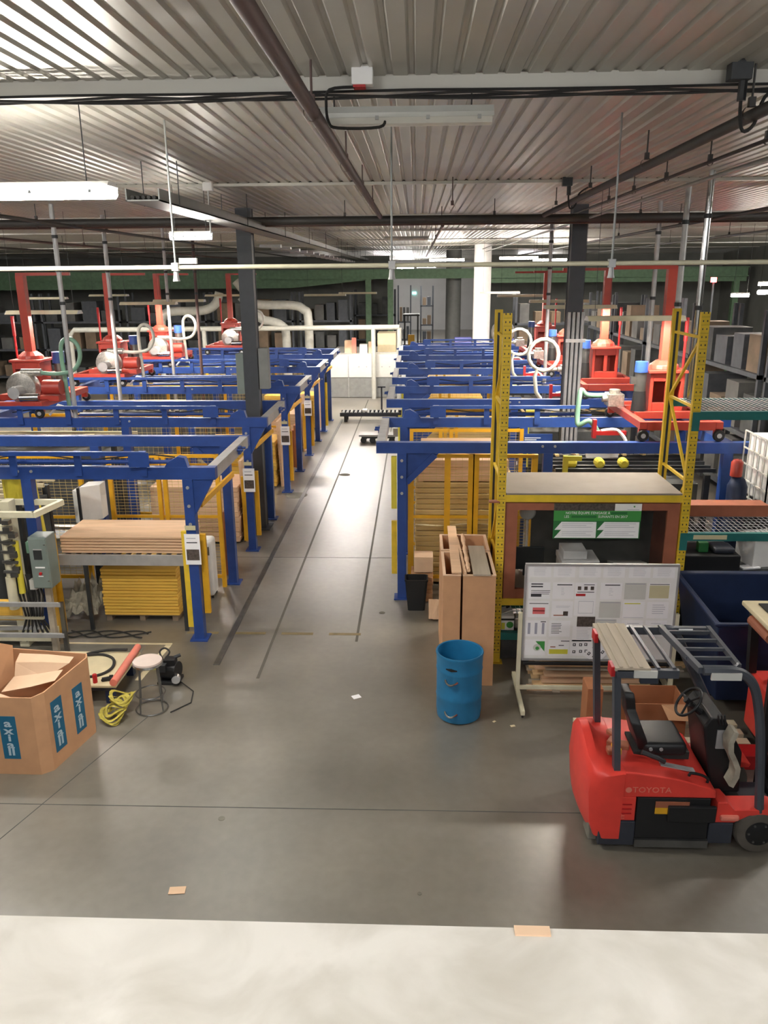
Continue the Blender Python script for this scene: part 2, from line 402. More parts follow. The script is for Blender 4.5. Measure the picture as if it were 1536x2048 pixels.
# junction boxes
for (x, yy, m, lb) in [(-.36, 5.86, 'white', 'small white junction box on the ceiling joint above the unlit light'), (2.15, 12.4, 'darksteel', 'dark junction box on the second ceiling joint near the dark column'), (2.1, 5.9, 'darksteel', 'dark junction box with a hanging cable loop on the first ceiling joint'), (-3.05, 12.45, 'white', 'white junction box on the ceiling joint above the short lamp')]:
    j = thing('junction_box', lb, 'junction box', (x, yy, ZC - .14))
    bx(x - .07, x + .07, yy - .05, yy + .05, ZC - .1, ZC + .02).build('box', m, j, .006)
    if m == 'darksteel':
        B().tube([(x + .03, yy, ZC - .1), (x + .03, yy, ZC - .28), (x + .06, yy, ZC - .4), (x + .13, yy, ZC - .36), (x + .18, yy, ZC - .2), (x + .3, yy, ZC - .12)], .012, 6).build('cable', 'rubber', j)
        B().cyl((x + .03, yy, ZC - .22), (x + .03, yy, ZC - .1), .03, n=8).build('plug', 'black', j)
    elif x > -1:
        bx(x - .06, x + .02, yy - .045, yy + .045, ZC - .115, ZC - .1).build('red_plug', 'deepred', j)
        B().tube([(x - .05, yy - .02, ZC - .11), (x - .22, yy, ZC - .12), (x - .25, yy + .05, ZC - .2), (x - .24, yy + .1, ZC - .3), (x - .18, 6.0, ZC - .33), (x + .1, 6.05, ZC - .32), (x + .14, 6.1, ZC - .26)], .01, 6).build('cable', 'rubber', j)
    else:
        B().cyl((x, yy, ZC - .75), (x, yy, ZC - .1), .012, n=6).build('rod', 'galv', j)

# ------------------------------------------------------------------ lamps
def fixture(cx, cy, z, L, em, label, top=None, wd=.17, group=None, along='X'):
    root = thing('ceiling_light', label, 'ceiling light', (cx, cy, z), group)
    pr = [(-wd * .46, z + .085), (-wd * .3, z + .12), (wd * .3, z + .12), (wd * .46, z + .085)] if em != 'diffuser' else [(-wd / 2, z + .045), (-wd / 2, z + .075), (-wd * .3, z + .12), (wd * .3, z + .12), (wd / 2, z + .075), (wd / 2, z + .045)]
    B().prism([(cy + u, w_) for u, w_ in pr], 'X', cx - L / 2, cx + L / 2).build('housing', 'papergrey' if em == 'diffuser' else 'white', root)
    dfp = [(-wd / 2, z + .084), (-wd / 2, z + .03), (-wd * .3, z), (wd * .3, z), (wd / 2, z + .03), (wd / 2, z + .084)] if em != 'diffuser' else [(-wd / 2 + .005, z + .045), (-wd * .36, z + .008), (0, z), (wd * .36, z + .008), (wd / 2 - .005, z + .045)]
    B().prism([(cy + u, w_) for u, w_ in dfp], 'X', cx - L / 2 + .01, cx + L / 2 - .01).build('diffuser', em, root)
    q = B()
    for k in (-.42, -.14, .14, .42): q.box(cx + k * L - .012, cx + k * L + .012, cy - wd / 2 - .008, cy + wd / 2 + .008, z + .03, z + .055)
    q.build('clip', 'galv', root)
    q = B()
    for k in (-.38, .38): q.cyl((cx + k * L, cy, z + .12), (cx + k * L, cy, ZC if top is None else top), .005, n=6)
    q.build('suspension_wire', 'darksteel', root)
    return root
fixture(-.1, 6.15, 6.4, 1.26, 'diffuser', 'unlit tubular light hung beside the dark red sprinkler pipe')
fixture(-3.25, 6.7, 6.0, 1.7, 'lamp', 'glaring long tube light hung before the end of the grey cable tray', wd=.26)
fixture(-3.38, 12.55, 5.93, .62, 'lamp', 'short glaring lamp hanging before the grey column')
fixture(-2.2, -1.7, 6.35, 1.3, 'lampback', 'lit tube light above the mezzanine, on the cardboard bin side')
fixture(1.8, -1.8, 6.35, 1.3, 'lampback', 'lit tube light above the mezzanine, on the forklift side')
for xx, yy, lb in [(1.3, 36, 'tiny lit lamp under the far ceiling over the round columns'), (6.0, 38, 'small lit lamp under the far ceiling, outer one past the column'), (4.0, 33, 'small lit lamp under the far ceiling beside the dark column'), (-1, 60, 'added fill lamp in the distant room beyond the aisle, second'), (.8, 68, 'added fill lamp in the distant room beyond the aisle, third'), (-1, 76, 'added fill lamp in the distant room beyond the aisle, far end'), (8, 60, 'added fill lamp behind the grey partition'), (-8, 70, 'added fill lamp behind the dark racks')]:
    fixture(xx, yy, 5.95, 1.5, 'lampfar' if yy < 50 else 'filldist', lb)  # lamps past the partitions are added to brighten the distant room
fixture(-.3, 24.5, 6.35, 1.26, 'diffuser', 'small unlit tube light above the far aisle')

for xx, yy, lb in [(-4.6, 1.2, 'lit tube light over the floor before the cardboard bin'), (4.6, 1.2, 'lit tube light over the floor before the forklift'), (-9, 10, 'lit tube light over the cream press'), (-12, 17, 'lit tube light over the blower lifters, first of the outer row'), (-15, 24, 'lit tube light over the blower lifters, second of the outer row'), (-19, 33, 'lit tube light over the blower lifters, third of the outer row'),
                   (8.5, 11, 'lit tube light over the caged tank'), (14, 24, 'lit tube light over the wall racks, first of the row'), (16, 34, 'lit tube light over the wall racks, second of the row')]:
    fixture(xx, yy, 6.3, 2.4, 'fillfront' if yy < 5 else 'fillside', lb, wd=.3)  # out-of-view lights added as ambient fill for hall and foreground
def hang_light():
    root = thing('hanging_light', '', 'hanging light', (0, 0, 0), 'trough lights hung over the machines')
    L = 1.55
    B().prism([(-.16, 0), (-.15, 0), (-.07, .06), (.07, .06), (.15, 0), (.16, 0), (.08, .075), (-.08, .075)], 'X', -L / 2, L / 2).build('reflector', 'cream', root)
    q = B()
    for s in (-1, 1): q.prism([(-.16, 0), (.16, 0), (.08, .075), (-.08, .075)], 'X', s * L / 2 - .006, s * L / 2 + .006)
    q.build('end_cap', 'white', root)
    for s in (-.05, .05): B().cyl((-L / 2 + .03, s, .022), (L / 2 - .03, s, .022), .019, n=10).build('tube', 'lamphang', root)
    q = B()
    for s in (-1, 1): q.cyl((s * .65, 0, .075), (s * .65, 0, ZC - 4.66), .004, n=5)
    q.build('suspension_wire', 'darksteel', root)
    return root
hl0 = hang_light()
HL = [(3.55, 13.5, 'hanging trough light before the lifter at the yellow rack'), (3.8, 22.2, 'hanging trough light behind the dark column with conduits'), (3.6, 18.3, 'hanging trough light over the second frame from the yellow rack'),
      (3.5, 28, 'hanging trough light over the fourth frame from the yellow rack'), (3.3, 33, 'hanging trough light over the fifth frame from the yellow rack'),
      (-7.9, 17.2, 'hanging trough light over the green hosed lifter'), (-7.4, 22.6, 'hanging trough light next behind the one over the green hosed lifter'), (-7.2, 24.9, 'hanging trough light two behind the one over the green hosed lifter'),
      (-13.2, 29, 'hanging trough light outermost of the far pair'), (-12.4, 33, 'hanging trough light innermost of the far pair'), (-7.3, 31.5, 'hanging trough light beside the column with grey boxes'),
      (-3.42, 31, 'brightest hanging trough light at the aisle end'), (-2.4, 34, 'hanging trough light just behind the brightest one at the aisle end')]
for i, (x, yy, lb) in enumerate(HL):
    o = hl0 if i == 0 else dup(hl0, (x, yy, 4.66))
    o.location = (x, yy, 4.66); o['label'] = lb
    if 'aisle end' in lb:
        for c in o.children:
            if c.name.startswith('tube'): c.data = c.data.copy(); c.data.materials[0] = M['lampend']

# ------------------------------------------------------------------ gantries
ZT = 2.74
def gantry(X0, Y0, D, s, label, guards=(), rail='front', zt=ZT):
    root = thing('gantry_frame', label, 'machine frame', (X0, Y0, 0), 'blue steel frames along the aisle')
    f = lambda x: X0 + s * x
    def bxs(q, xa, xb, *a): q.box(min(f(xa), f(xb)), max(f(xa), f(xb)), *a)
    zb = zt - .18
    for (px, py) in [(0, 0), (0, D), (2.4, 0), (2.3, D), (5.3, 0), (5.3, D)]:
        q = B(); q.cb((f(px), Y0 + py, zb / 2 + .01), .15, .15, zb - .02); q.cb((f(px), Y0 + py, .012), .27, .27, .024)
        q.build('post', 'blue', root)
    q = B(); bxs(q, -.42, 6.2, Y0 - .07, Y0 + .07, zb, zt); q.build('front_beam', 'blue', root)
    q = B(); bxs(q, -.42, 6.2, Y0 + D - .07, Y0 + D + .07, zb, zt); q.build('rear_beam', 'blue', root)
    q = B(); bxs(q, -.42, -.28, Y0 + .07, Y0 + D - .07, zb, zt); q.build('side_beam', 'galv', root)
    q = B(); bxs(q, 5.22, 5.38, Y0 + .07, Y0 + D - .07, zb, zt); q.build('end_beam', 'blue', root)
    q = B()
    for yy in (Y0, Y0 + D):
        if s < 0 and yy == Y0: q.prism([(f(-.075), zb), (f(-.38), zb), (f(-.075), zb - .55)], 'Y', yy - .05, yy + .05)
        else:
            q.prism([(f(.075), zb), (f(.62), zb), (f(.075), zb - .55)], 'Y', yy - .02, yy + .0)
            q.bar((f(.08), yy, zb - .5), (f(.55), yy, zb - .03), .1, .1)
    q.build('gusset', 'blue', root)
    q = B()
    for yy in (Y0,):
        for k in range(3): q.cyl((f(.0), yy - .09, zb - .12 - .28 * k), (f(.0), yy - .076, zb - .12 - .28 * k), .025, n=8)
        for dx in (2.3, 2.5): q.cyl((f(dx), yy - .085, zb + .12), (f(dx), yy - .07, zb + .12), .022, n=8)
    q.build('bolt', 'galv', root)
    yr = Y0 if rail == 'front' else Y0 + D
    xe = 6.1 if s < 0 else 3.5
    q = B(); bxs(q, .55, xe, yr - .17, yr - .11, zt + .19, zt + .25)
    for k in range(6):
        if .62 + k * .96 < xe: bxs(q, .62 + k * .96 - .05, .62 + k * .96 + .05, yr - .11, yr - .07, zt - .12, zt + .25)
    bxs(q, .5, .8, yr - .18, yr - .17, zt + .03, zt + .24)
    q.build('upper_rail', 'blue', root)
    q = B(); q.cyl((f(.12), yr, zt + .07), (f(3.3), yr, zt + .07), .03, n=8); bxs(q, 1.2, 3.6, yr + .06, yr + .07, zt + .02, zt + .05)
    q.build('drive_shaft', 'blue', root)
    q = B(); q.prism([(f(-.02), zt), (f(.32), zt), (f(.28), zt + .07), (f(.12), zt + .16), (f(.02), zt + .14)], 'Y', yr - .06, yr + .06)
    q.build('drive_motor', 'blue', root)
    q = B(); bxs(q, -.46, -.42, Y0 + D * .62, Y0 + D * .62 + .14, zt - .14, zt - .02)
    for k in range(2): q.cyl((f(-.42), Y0 + D * .6 + k * .2, zt - .06), (f(-.52), Y0 + D * .6 + k * .2, zt - .06), .02, n=6)
    q.build('valve_block', 'blue', root)
    q = B()
    pts = [(f(.2 + .3 * k), yr + .09, zt + .12 + .04 * math.sin(k * 1.1)) for k in range(16)]
    q.tube(pts, .012, 5); q.build('hose', 'rubber', root)
    if s < 0:
        q = B(); q.bar((f(-.13), Y0 + .1, 2.14), (f(-.13), Y0 + D - .1, 2.08), .04, .09); q.build('guide_strip', 'fence', root)
    for (gx, gy, z0, z1, m) in guards:
        q = B(); q.box(f(gx) - .045, f(gx) + .045, Y0 + gy - .03, Y0 + gy + .03, z0, z1); q.build('light_curtain', m, root)
    return root
LY = [(11.27, 2.35), (15.46, 2.2), (20.06, 2.3), (24.48, 2.25), (28.5, 2.2)]
LFN = ['frame over the cream press'] + ['%s frame from the cream press' % k for k in ('second', 'third', 'fourth', 'fifth')]
RFN = ['frame behind the yellow rack'] + ['%s frame from the yellow rack' % k for k in ('second', 'third', 'fourth', 'fifth')]
ORD = ['nearest the camera', 'second from the camera', 'third from the camera', 'fourth from the camera', 'farthest from the camera']
LG = []
for i, (yy, D) in enumerate(LY):
    gd = [((.125, .0, .2, 1.75, 'yellow'), (-.125, .08, .4, 1.68, 'fence')), ((.125, 0, .2, 1.55, 'fence'), (-.125, .05, .3, 1.65, 'fence')), ((-.125, 0, .3, 1.6, 'fence'),), ((.125, 0, .2, 1.6, 'fence'), (-.125, 0, .3, 1.7, 'fence')), ((-.125, 0, .2, 1.75, 'yellow'),)][i]
    LG.append(gantry(-3.33, yy, D, -1, 'blue steel ' + LFN[i] + ', along the aisle', gd))
RY = [(12.98, 2.35), (17.7, 2.2), (21.95, 2.2), (26.0, 2.2), (30.0, 2.2)]
for i, (yy, D) in enumerate(RY):
    gd = [((-.13, 0, .45, 1.4, 'yellow'), (-.13, 0, 1.62, 2.52, 'lemon')), ((-.12, 0, .4, 2.4, 'lemon'),), ((-.12, 0, .4, 2.4, 'lemon'),), (), ()][i]
    gantry(-.23, yy, D, 1, 'blue steel ' + RFN[i] + ', along the aisle', gd, 'rear', 2.76 if i < 2 else 2.72)

# notice signs fixed on left posts
for i, (yy, z, lb) in enumerate([(11.27, 1.5, 'white notice with a photo on the frame over the cream press'), (15.46, 1.5, 'white notice with a photo on the second frame from the cream press'), (20.06, 1.5, 'white notice with a photo on the third frame from the cream press'), (24.48, 1.5, 'white notice with a photo on the fourth frame from the cream press')]):
    y1 = yy - .112; sg = thing('notice_sign', lb, 'sign', (-3.31, y1, z - .24), 'notices on the aisle posts')
    bx(-3.43, -3.2, y1 - .006, y1, z - .24, z + .24).build('sheet', 'paper', sg)
    bx(-3.41, -3.22, y1 - .009, y1 - .006, z - .17, z + .0).build('photo', 'photo', sg)
    bx(-3.4, -3.24, y1 - .009, y1 - .006, z + .1, z + .115).build('print', 'ink', sg)
    bx(-3.4, -3.26, y1 - .009, y1 - .006, z + .17, z + .18).build('print', 'faintink', sg)
    q = bx(-3.41, -3.25, y1 - .004, y1, z + .3, z + .37); tag(q.build('warning_plate', 'papertan'), 'small tan plate above the notice on the ' + LFN[i], 'plate', 'plates above the notices')

# mesh fences
def fence(a, b, z0, z1, label, posts=None, wires=True, m='fence', group='yellow mesh guard fences', hs=.055, pw=.07):
    a = V((a[0], a[1], 0)); b = V((b[0], b[1], 0)); L = (b - a).length; d = (b - a).normalized()
    root = thing('mesh_fence', label, 'fence', a, group)
    at = lambda t, z: a + d * t + V((0, 0, z))
    q = B()
    for t in (posts or (0, L)):
        B().bar(at(t, 0), at(t, z1), pw, .07).build('fence_post', m, root)
    q.bar(at(0, z1 - .03), at(L, z1 - .03), .04, .06); q.bar(at(0, z0), at(L, z0), .04, .06); q.bar(at(0, (z0 + z1) * .5), at(L, (z0 + z1) * .5), .03, .05)
    q.build('frame_rail', m, root)
    if wires:
        q = B(); z = z0 + hs
        while z < z1 - .05: q.bar(at(.03, z), at(L - .03, z), .005, .005); z += hs
        t = .1
        while t < L - .03: q.bar(at(t, z0), at(t, z1 - .05), .004, .004); t += .11
        o = q.build('wire_mesh', 'wire', root)
    return root
fence((-5.35, 13.42), (-3.45, 13.42), .2, 2.45, 'yellow mesh gate behind the brown boards under the frame over the cream press', (0, .86, .97, 1.9))
fence((-9.2, 13.36), (-5.85, 13.36), .2, 2.45, 'yellow mesh fence behind the cream press', (0, 1.1, 2.2, 3.35))
for i, (yy, D) in enumerate(LY[1:]):
    fence((-8.5, yy + D - .3), (-3.55, yy + D - .3), .2, 2.5, 'yellow mesh fence at the back of the %s' % LFN[i + 1], (0, 1.6, 3.2, 4.95), hs=.11)
fence((-.08, 13.22), (2.0, 13.22), .3, 2.5, 'yellow mesh fence across the front of the frame behind the yellow rack', (0, .62, 1.02, 1.1, 2.08), pw=.1)
fence((-.08, 15.0), (2.0, 15.0), .3, 2.6, 'yellow mesh fence at the back of the frame behind the yellow rack', (0, .55, .75, 2.08))
for i, (yy, D) in enumerate(RY[1:4]):
    fence((-.08, yy + .25), (2.0, yy + .25), .3, 2.5, 'yellow mesh fence before the panels in the %s' % RFN[i + 1], (0, .75, 1.0, 2.08), hs=.11)

# ------------------------------------------------------------------ panel stacks
def stack(n, x0, x1, y0, y1, z0, th, m, name, label, cat, group, gap=.006, jit=.012, bev=.003):
    o0 = None
    for i in range(n):
        z = z0 + i * (th + gap); jx, jy = random.uniform(-jit, jit), random.uniform(-jit, jit)
        if o0 is None:
            o0 = bx(x0, x1, y0, y1, z, z + th).build(name, m, bevel=bev); o0['label'] = label; o0['category'] = cat; o0['group'] = group; base = o0.location.copy()
        else:
            c = o0.copy(); C.objects.link(c); c.location = (base.x + jx, base.y + jy, z)
    return o0
stack(15, -5.05, -3.82, 11.85, 12.75, .12, .044, 'panelyellow', 'flush_door', 'yellow edged panel in the floor stack under the roller conveyor', 'panel', 'yellow panels under the roller conveyor', gap=.0095, bev=.006)
pal = thing('pallet', 'low pallet darkened like the shaded gap under the yellow panel stack', 'pallet', (-4.45, 12.3, 0))
q = B(); [q.box(-5.05, -3.87, y_, y_ + .1, .085, .11) for y_ in (11.9, 12.2, 12.6)]; q.build('deck_board', 'dimbox', pal)  # boards coloured dark to stand for the shaded gap under the stack
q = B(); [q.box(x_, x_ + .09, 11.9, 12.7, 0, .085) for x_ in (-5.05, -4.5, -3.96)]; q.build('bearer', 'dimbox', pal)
rc = thing('roller_conveyor', 'grey steel roller conveyor carrying the brown boards', 'conveyor', (-4.5, 12, 0))
bx(-5.55, -3.52, 11.52, 11.56, 1.1, 1.27).build('side_rail', 'galv', rc); bx(-5.55, -3.52, 12.5, 12.54, 1.1, 1.27).build('side_rail', 'galv', rc)
q = B(); [q.cyl((-5.45 + k * .16, 11.56, 1.24), (-5.45 + k * .16, 12.5, 1.24), .03, n=8) for k in range(12)]; q.build('rollers', 'steel', rc)
for x_ in (-5.14, -3.62):
    for y_ in (11.54, 12.52): bx(x_ - .03, x_ + .03, y_ - .02, y_ + .02, 0, 1.1).build('leg', 'darksteel', rc)
stack(6, -5.52, -3.56, 11.6, 12.5, 1.275, .036, 'panelwood', 'wooden_board', 'pale brown board in the flat pile on the roller conveyor', 'board', 'brown boards on the roller conveyor', gap=.011, bev=.007)
for i, (yy, D) in enumerate(LY[1:]):
    wd = LFN[i + 1]
    stack(11, -5.5, -3.68, yy + .35, yy + 1.5, .05, .1, 'panelwood' if i % 2 == 0 else 'panelyellow', 'wood_slab', 'wooden panel stacked inside the %s' % wd, 'panel', 'panels in the %s' % wd, gap=.008)
    q = B(); q.box(-3.62, -3.56, yy + .5, yy + 1.3, 0, 1.75, rot=Mx.Rotation(-.04, 3, 'Y')); tag(q.build('leaning_sheet', 'panelwood'), 'tall wooden sheet leaning by the aisle in the %s' % wd, 'sheet')
stack(19, .0, 1.75, 13.6, 14.75, .05, .088, 'paneltan', 'flush_door', 'tan panel in the tall stack inside the frame behind the yellow rack', 'panel', 'tan panels in the frame behind the yellow rack', gap=.01, bev=.008)
stack(3, .05, 1.6, 13.62, 14.7, 1.93, .12, 'panelwood', 'wooden_plank_pack', 'pale brown plank layer topping the tall tan stack', 'board', 'planks topping the tall tan stack')
stack(3, .1, 1.6, 14.2, 14.72, 2.32, .05, 'panelwood', 'loose_board', 'narrow pale board lying at the back of the tall tan stack', 'board', 'narrow boards on the tall tan stack')
for i, (yy, D) in enumerate(RY[1:]):
    wd = RFN[i + 1]
    stack(9, .05, 1.85, yy + .42, yy + 1.8, .05, .22, 'paneltan' if i != 1 else 'panelyellow', 'panel_pack', 'wooden panel pack stacked inside the %s' % wd, 'panel', 'panel packs in the %s' % wd, gap=.01)
# low stack and cardboard inside first right frame, beside the waste bin
stack(7, -.07, .3, 12.75, 13.1, .02, .07, 'cardboard', 'cardboard_sheet', 'folded cardboard layer stacked behind the black waste bin', 'cardboard', 'cardboard stack behind the waste bin', gap=.004)
tag(bx(-.02, .3, 12.72, 13.05, .56, .84).build('carton', 'cardlight', bevel=.01), 'small pale carton on the cardboard stack behind the waste bin', 'box')
q = B(); q.sheet([[V((-.0 + u * 1.5, 13.54 - v * .2 + .02 * math.sin(u * 4), 1.12 + .1 * v + .03 * math.sin(u * 7 + v * 3))) for u in [k / 8 for k in range(9)]] for v in [k / 4 for k in range(5)]], .008)
tag(q.build('protective_sheet', 'beige'), 'large pale sheet draped in front of the tall tan stack', 'sheet')
for i, yy in enumerate((13.95, 18.0, 22.75)):
    q = B(); q.box(-3.52, -3.46, yy, yy + .55, 0, 1.25, rot=Mx.Rotation(-.03, 3, 'Y')); q.box(-3.6, -3.53, yy + .05, yy + .5, 0, 1.1, rot=Mx.Rotation(-.03, 3, 'Y'))
    tag(q.build('edge_board', 'cardbrown'), 'brown boards on edge by the aisle behind the ' + LFN[i], 'board')
# ------------------------------------------------------------------ lifters
def lifter(s, kind):
    """local: origin under pole at beam top, s=+1 pole arm points -x (right side)"""
    root = thing('panel_lifter', '', 'lifter', (0, 0, 0), 'red panel lifters on the blue frames')
    f = lambda x: s * x
    def bxs(q, xa, xb, *a): return q.box(min(f(xa), f(xb)), max(f(xa), f(xb)), *a)
    q = B(); bxs(q, -.62, -.5, -1.16, 1.16, .2, .32); bxs(q, .6, .72, -1.16, 1.16, .2, .32); bxs(q, -.5, .6, -1.16, -1.04, .18, .32); bxs(q, -.5, .6, 1.04, 1.16, .18, .32)
    bxs(q, -.5, .6, -.4, -.28, .24, .36); bxs(q, -.5, .6, .28, .4, .24, .36); bxs(q, -.3, -.22, -.28, .28, .24, .34)
    for x_ in (-.56, .66):
        for y_ in (-1.1, 1.1): bxs(q, x_ - .06, x_ + .06, y_ - (.02 if y_ < 0 else .06), y_ + (.06 if y_ < 0 else .02), .1, .2)
    q.build('trolley', 'red', root, .006)
    for x_ in (-.56, .66):
        for y_ in (-1.1, 1.1):
            w_ = B(); w_.lathe([(.04, -.035), (.085, -.035), (.095, -.02), (.095, .02), (.085, .035), (.04, .035)], (f(x_), y_ - .06 if y_ < 0 else y_ + .06, .096), 20, 'Y', True, True)
            wo = w_.build('wheel', 'black', root, smooth=True)
            B().lathe([(.04, -.04), (.04, .04)], (f(x_), y_ - .06 if y_ < 0 else y_ + .06, .096), 12, 'Y', True, True).build('hub', 'galv', wo)
    q = B(); bxs(q, -.26, -.2, -.28, .28, .36, 1.0); bxs(q, .26, .32, -.28, .28, .36, 1.0); bxs(q, -.26, .32, .24, .28, .36, 1.0)
    bxs(q, -.2, .26, -.28, -.24, .36, .5); bxs(q, -.2, .26, -.28, -.24, .86, 1.0); bxs(q, -.0, .08, -.28, -.24, .5, .86); bxs(q, -.3, .36, -.32, .32, 1.0, 1.05)
    q.lathe([(.26, 1.05), (.24, 1.12), (.14, 1.2)], (f(.03), 0, 0), 16, 'Z', True, True)
    q.build('lift_housing', 'red', root, .008)
    q = B(); bxs(q, -.05, .11, -.08, .08, 1.15, 2.7); q.build('pole', 'litred', root)
    q = B(); bxs(q, -.98, .12, -.04, .04, 2.7, 2.76); q.build('arm', 'red', root)
    q = B(); q.cyl((f(.42), .2, .4), (f(.42), .2, 1.9), .022, n=8); q.cyl((f(.42), .2, 1.5), (f(.42), .2, 1.9), .035, n=8); q.build('side_rod', 'deepred', root)
    if kind in ('R', 'Rl'):
        q = B(); q.cyl((f(-.42), -.25, .36), (f(-.42), -.25, .7), .13, .1, 16); q.build('gearbox', 'black', root, smooth=True)
        q = B(); q.cyl((f(-.42), -.25, .7), (f(-.42), -.25, 1.02), .1, n=18); q.cb((f(-.54), -.25, .88), .1, .1, .12); q.build('motor', 'steel', root, smooth=True)
        q = B(); q.cyl((f(-.42), -.25, 1.02), (f(-.42), -.25, 1.2), .115, .105, 18); q.build('motor_cap', 'blue', root, smooth=True)
        q = B(); q.cb((f(-.72), .25, .48), .28, .34, .22); q.cyl((f(-.72), .25, .59), (f(-.72), .25, .66), .1, n=12); q.cyl((f(-.95), .2, .5), (f(-.75), .2, .5), .06, n=10); q.build('vacuum_unit', 'silver', root, .01)
        if kind == 'R': hp_ = [(f(-.85), .25, .55), (f(-1.2), .25, .56), (f(-1.32), .2, .66), (f(-1.36), .15, .5), (f(-1.38), .12, .2), (f(-1.36), .05, .05), (f(-1.2), 0, .14), (f(-1.08), 0, .02), (f(-1.0), 0, -.1)]
        else:
            hp_ = [(f(-.85), .25, .5)] + [(f(-1.3 - .34 * math.sin(a)), .22 - .03 * a, .84 - .36 * math.cos(a)) for a in [k * .42 for k in range(17)]] + [(f(-1.5), 0, .35), (f(-1.46), -.05, 0), (f(-1.35), -.05, -.15)]
        q = B(); q.tube(hp_, .045, 10); q.build('hose', 'greenhose' if kind == 'R' else 'ductwhite', root, smooth=True)
        q = B(); q.tube([(f(-1.05), -.35, .02), (f(-.8), -.35, .04), (f(-.65), -.4, -.1), (f(-.6), -.45, -.25), (f(-.4), -.5, -.33)], .03, 8); q.build('cable_sleeve', 'white', root, smooth=True)
        q = B(); bxs(q, -1.15, -.62, -.38, -.3, -.05, .02); bxs(q, -1.2, -1.14, -.4, -.28, -.1, .22); q.build('tow_bracket', 'deepred', root)
    else:
        q = B(); q.lathe([(.1, -.16), (.3, -.12), (.33, 0), (.3, .12), (.12, .14)], (f(-.1), -.75, .55), 28, 'Y', True, True); q.cyl((f(-.1), -.75, .85), (f(-.5), -.75, .85), .075, n=12); q.build('blower', 'silver', root, smooth=True)
        q = B(); q.cyl((f(-.1), -1.2, .5), (f(-.1), -.9, .5), .12, n=14); q.build('blower_inlet', 'galv', root, smooth=True)
        q = B(); q.cyl((f(-.5), -.7, .55), (f(-.85), -.7, .55), .15, n=16); q.cb((f(-.62), -.7, .34), .4, .26, .1); q.build('blower_motor', 'red', root, smooth=True)
        q = B(); q.cyl((f(-.5), .1, .36), (f(-.5), .1, .95), .1, n=16); q.cb((f(-.38), .1, .7), .12, .12, .16); q.build('motor', 'steel', root, smooth=True)
        q = B(); q.cyl((f(-.5), .1, .95), (f(-.5), .1, 1.18), .125, n=16); q.build('motor_cap', 'blue', root, smooth=True)
        pts = [(f(-.5), -.75, .84), (f(-.85), -.75, .82), (f(-1.15), -.7, .9), (f(-1.28), -.66, 1.15), (f(-1.22), -.62, 1.4), (f(-1.05), -.6, 1.5), (f(-.9), -.58, 1.4), (f(-.86), -.56, 1.1), (f(-.88), -.55, .6), (f(-.9), -.55, .1)]
        q = B(); q.tube(pts, .042, 10); q.build('hose', 'greenhose' if kind == 'Lg' else 'ductwhite', root, smooth=True)
        q = B(); q.tube([(f(-.7), -1.05, .05), (f(-.9), -1.05, .25), (f(-1.1), -1.05, .18), (f(-1.2), -1.05, -.05)], .025, 8); q.build('cable_sleeve', 'white', root, smooth=True)
        q = B(); q.cyl((f(-.2), -1.15, .4), (f(-.55), -1.1, .4), .08, n=12); q.build('pump', 'chrome', root, smooth=True)
    return root
l0 = lifter(1, 'R'); l0.location = (4.26, 14.18, 2.76); l0['label'] = 'red lifter on a wheeled trolley behind the yellow rack'
l3 = lifter(1, 'Rl'); l3.location = (4.25, 18.8, 2.76); l3['label'] = 'red lifter second counted from the yellow rack'
if 0: dup(l0, (4.25, 18.8, 2.76), label='red lifter second from the camera on the right frames')
dup(l3, (4.2, 23.05, 2.72), label='red lifter half hidden by the dark column with conduits')
dup(l3, (4.17, 27.1, 2.72), label='red lifter last of those counted from the yellow rack')
l1 = lifter(-1, 'Lg'); l1.location = (-7.96, 16.55, 2.74); l1['label'] = 'red lifter with a green hose and a silver blower'
l2 = lifter(-1, 'L'); l2.location = (-7.96, 21.2, 2.74); l2['label'] = 'red lifter with a pale hose, next behind the green hosed one'
dup(l2, (-8.05, 25.6, 2.74), label='red lifter with a pale hose, two behind the green hosed one')
dup(l2, (-6.7, 29.6, 2.74), label='red lifter partly hidden by the column with grey boxes')

# drop conduits
for (x, yy, m, z0, lb) in [(-6.72, 15.46, 'galv', 2.74, 'grey drop conduit in front of the green hosed lifter'), (-6.85, 18.3, 'galv', 0, 'grey drop conduit beside the lifter next behind the green hosed one'), (-7.1, 23.4, 'galv', 0, 'grey drop conduit beside the lifter two behind the green hosed one'), (-6.4, 23.9, 'pipered', 0, 'reddish drop conduit between the pale hosed lifters'),
                         (4.05, 12.96, 'galv', 2.76, 'tall grey drop conduit standing on the frame behind the yellow rack'), (3.92, 11.62, 'chrome', 3.665, 'shiny drop conduit rising from the upper wire shelf'), (4.6, 16.3, 'galv', 0, 'grey drop conduit just behind the lifter at the yellow rack'), (3.2, 20.2, 'galv', 0, 'grey drop conduit beside the dark column with conduits')]:
    root = thing('drop_conduit', lb, 'conduit', (x, yy, z0))
    B().cyl((x, yy, z0), (x, yy, ZC), .045, n=12).build('pipe', m, root, smooth=True)
    q = B(); [q.cyl((x, yy, z_), (x, yy, z_ + .06), .056, n=12) for z_ in (4.9, 5.5, 6.1)]; q.build('coupling', 'darksteel', root)

# ------------------------------------------------------------------ columns
def col_(x, yy, lb, box=False):
    root = thing('steel_column', lb, 'column', (x, yy, 0))
    q = B(); q.box(x - .15, x + .15, yy - .15, yy - .13, .02, ZC); q.box(x - .15, x + .15, yy + .13, yy + .15, .02, ZC); q.box(x - .14, x + .14, yy - .13, yy + .13, .02, ZC)
    q.build('shaft', 'column', root)
    bx(x - .25, x + .25, yy - .25, yy + .25, 0, .02).build('base_plate', 'column', root)
    return root
c1 = col_(-3.47, 17.0, 'dark grey building column with grey switch boxes')
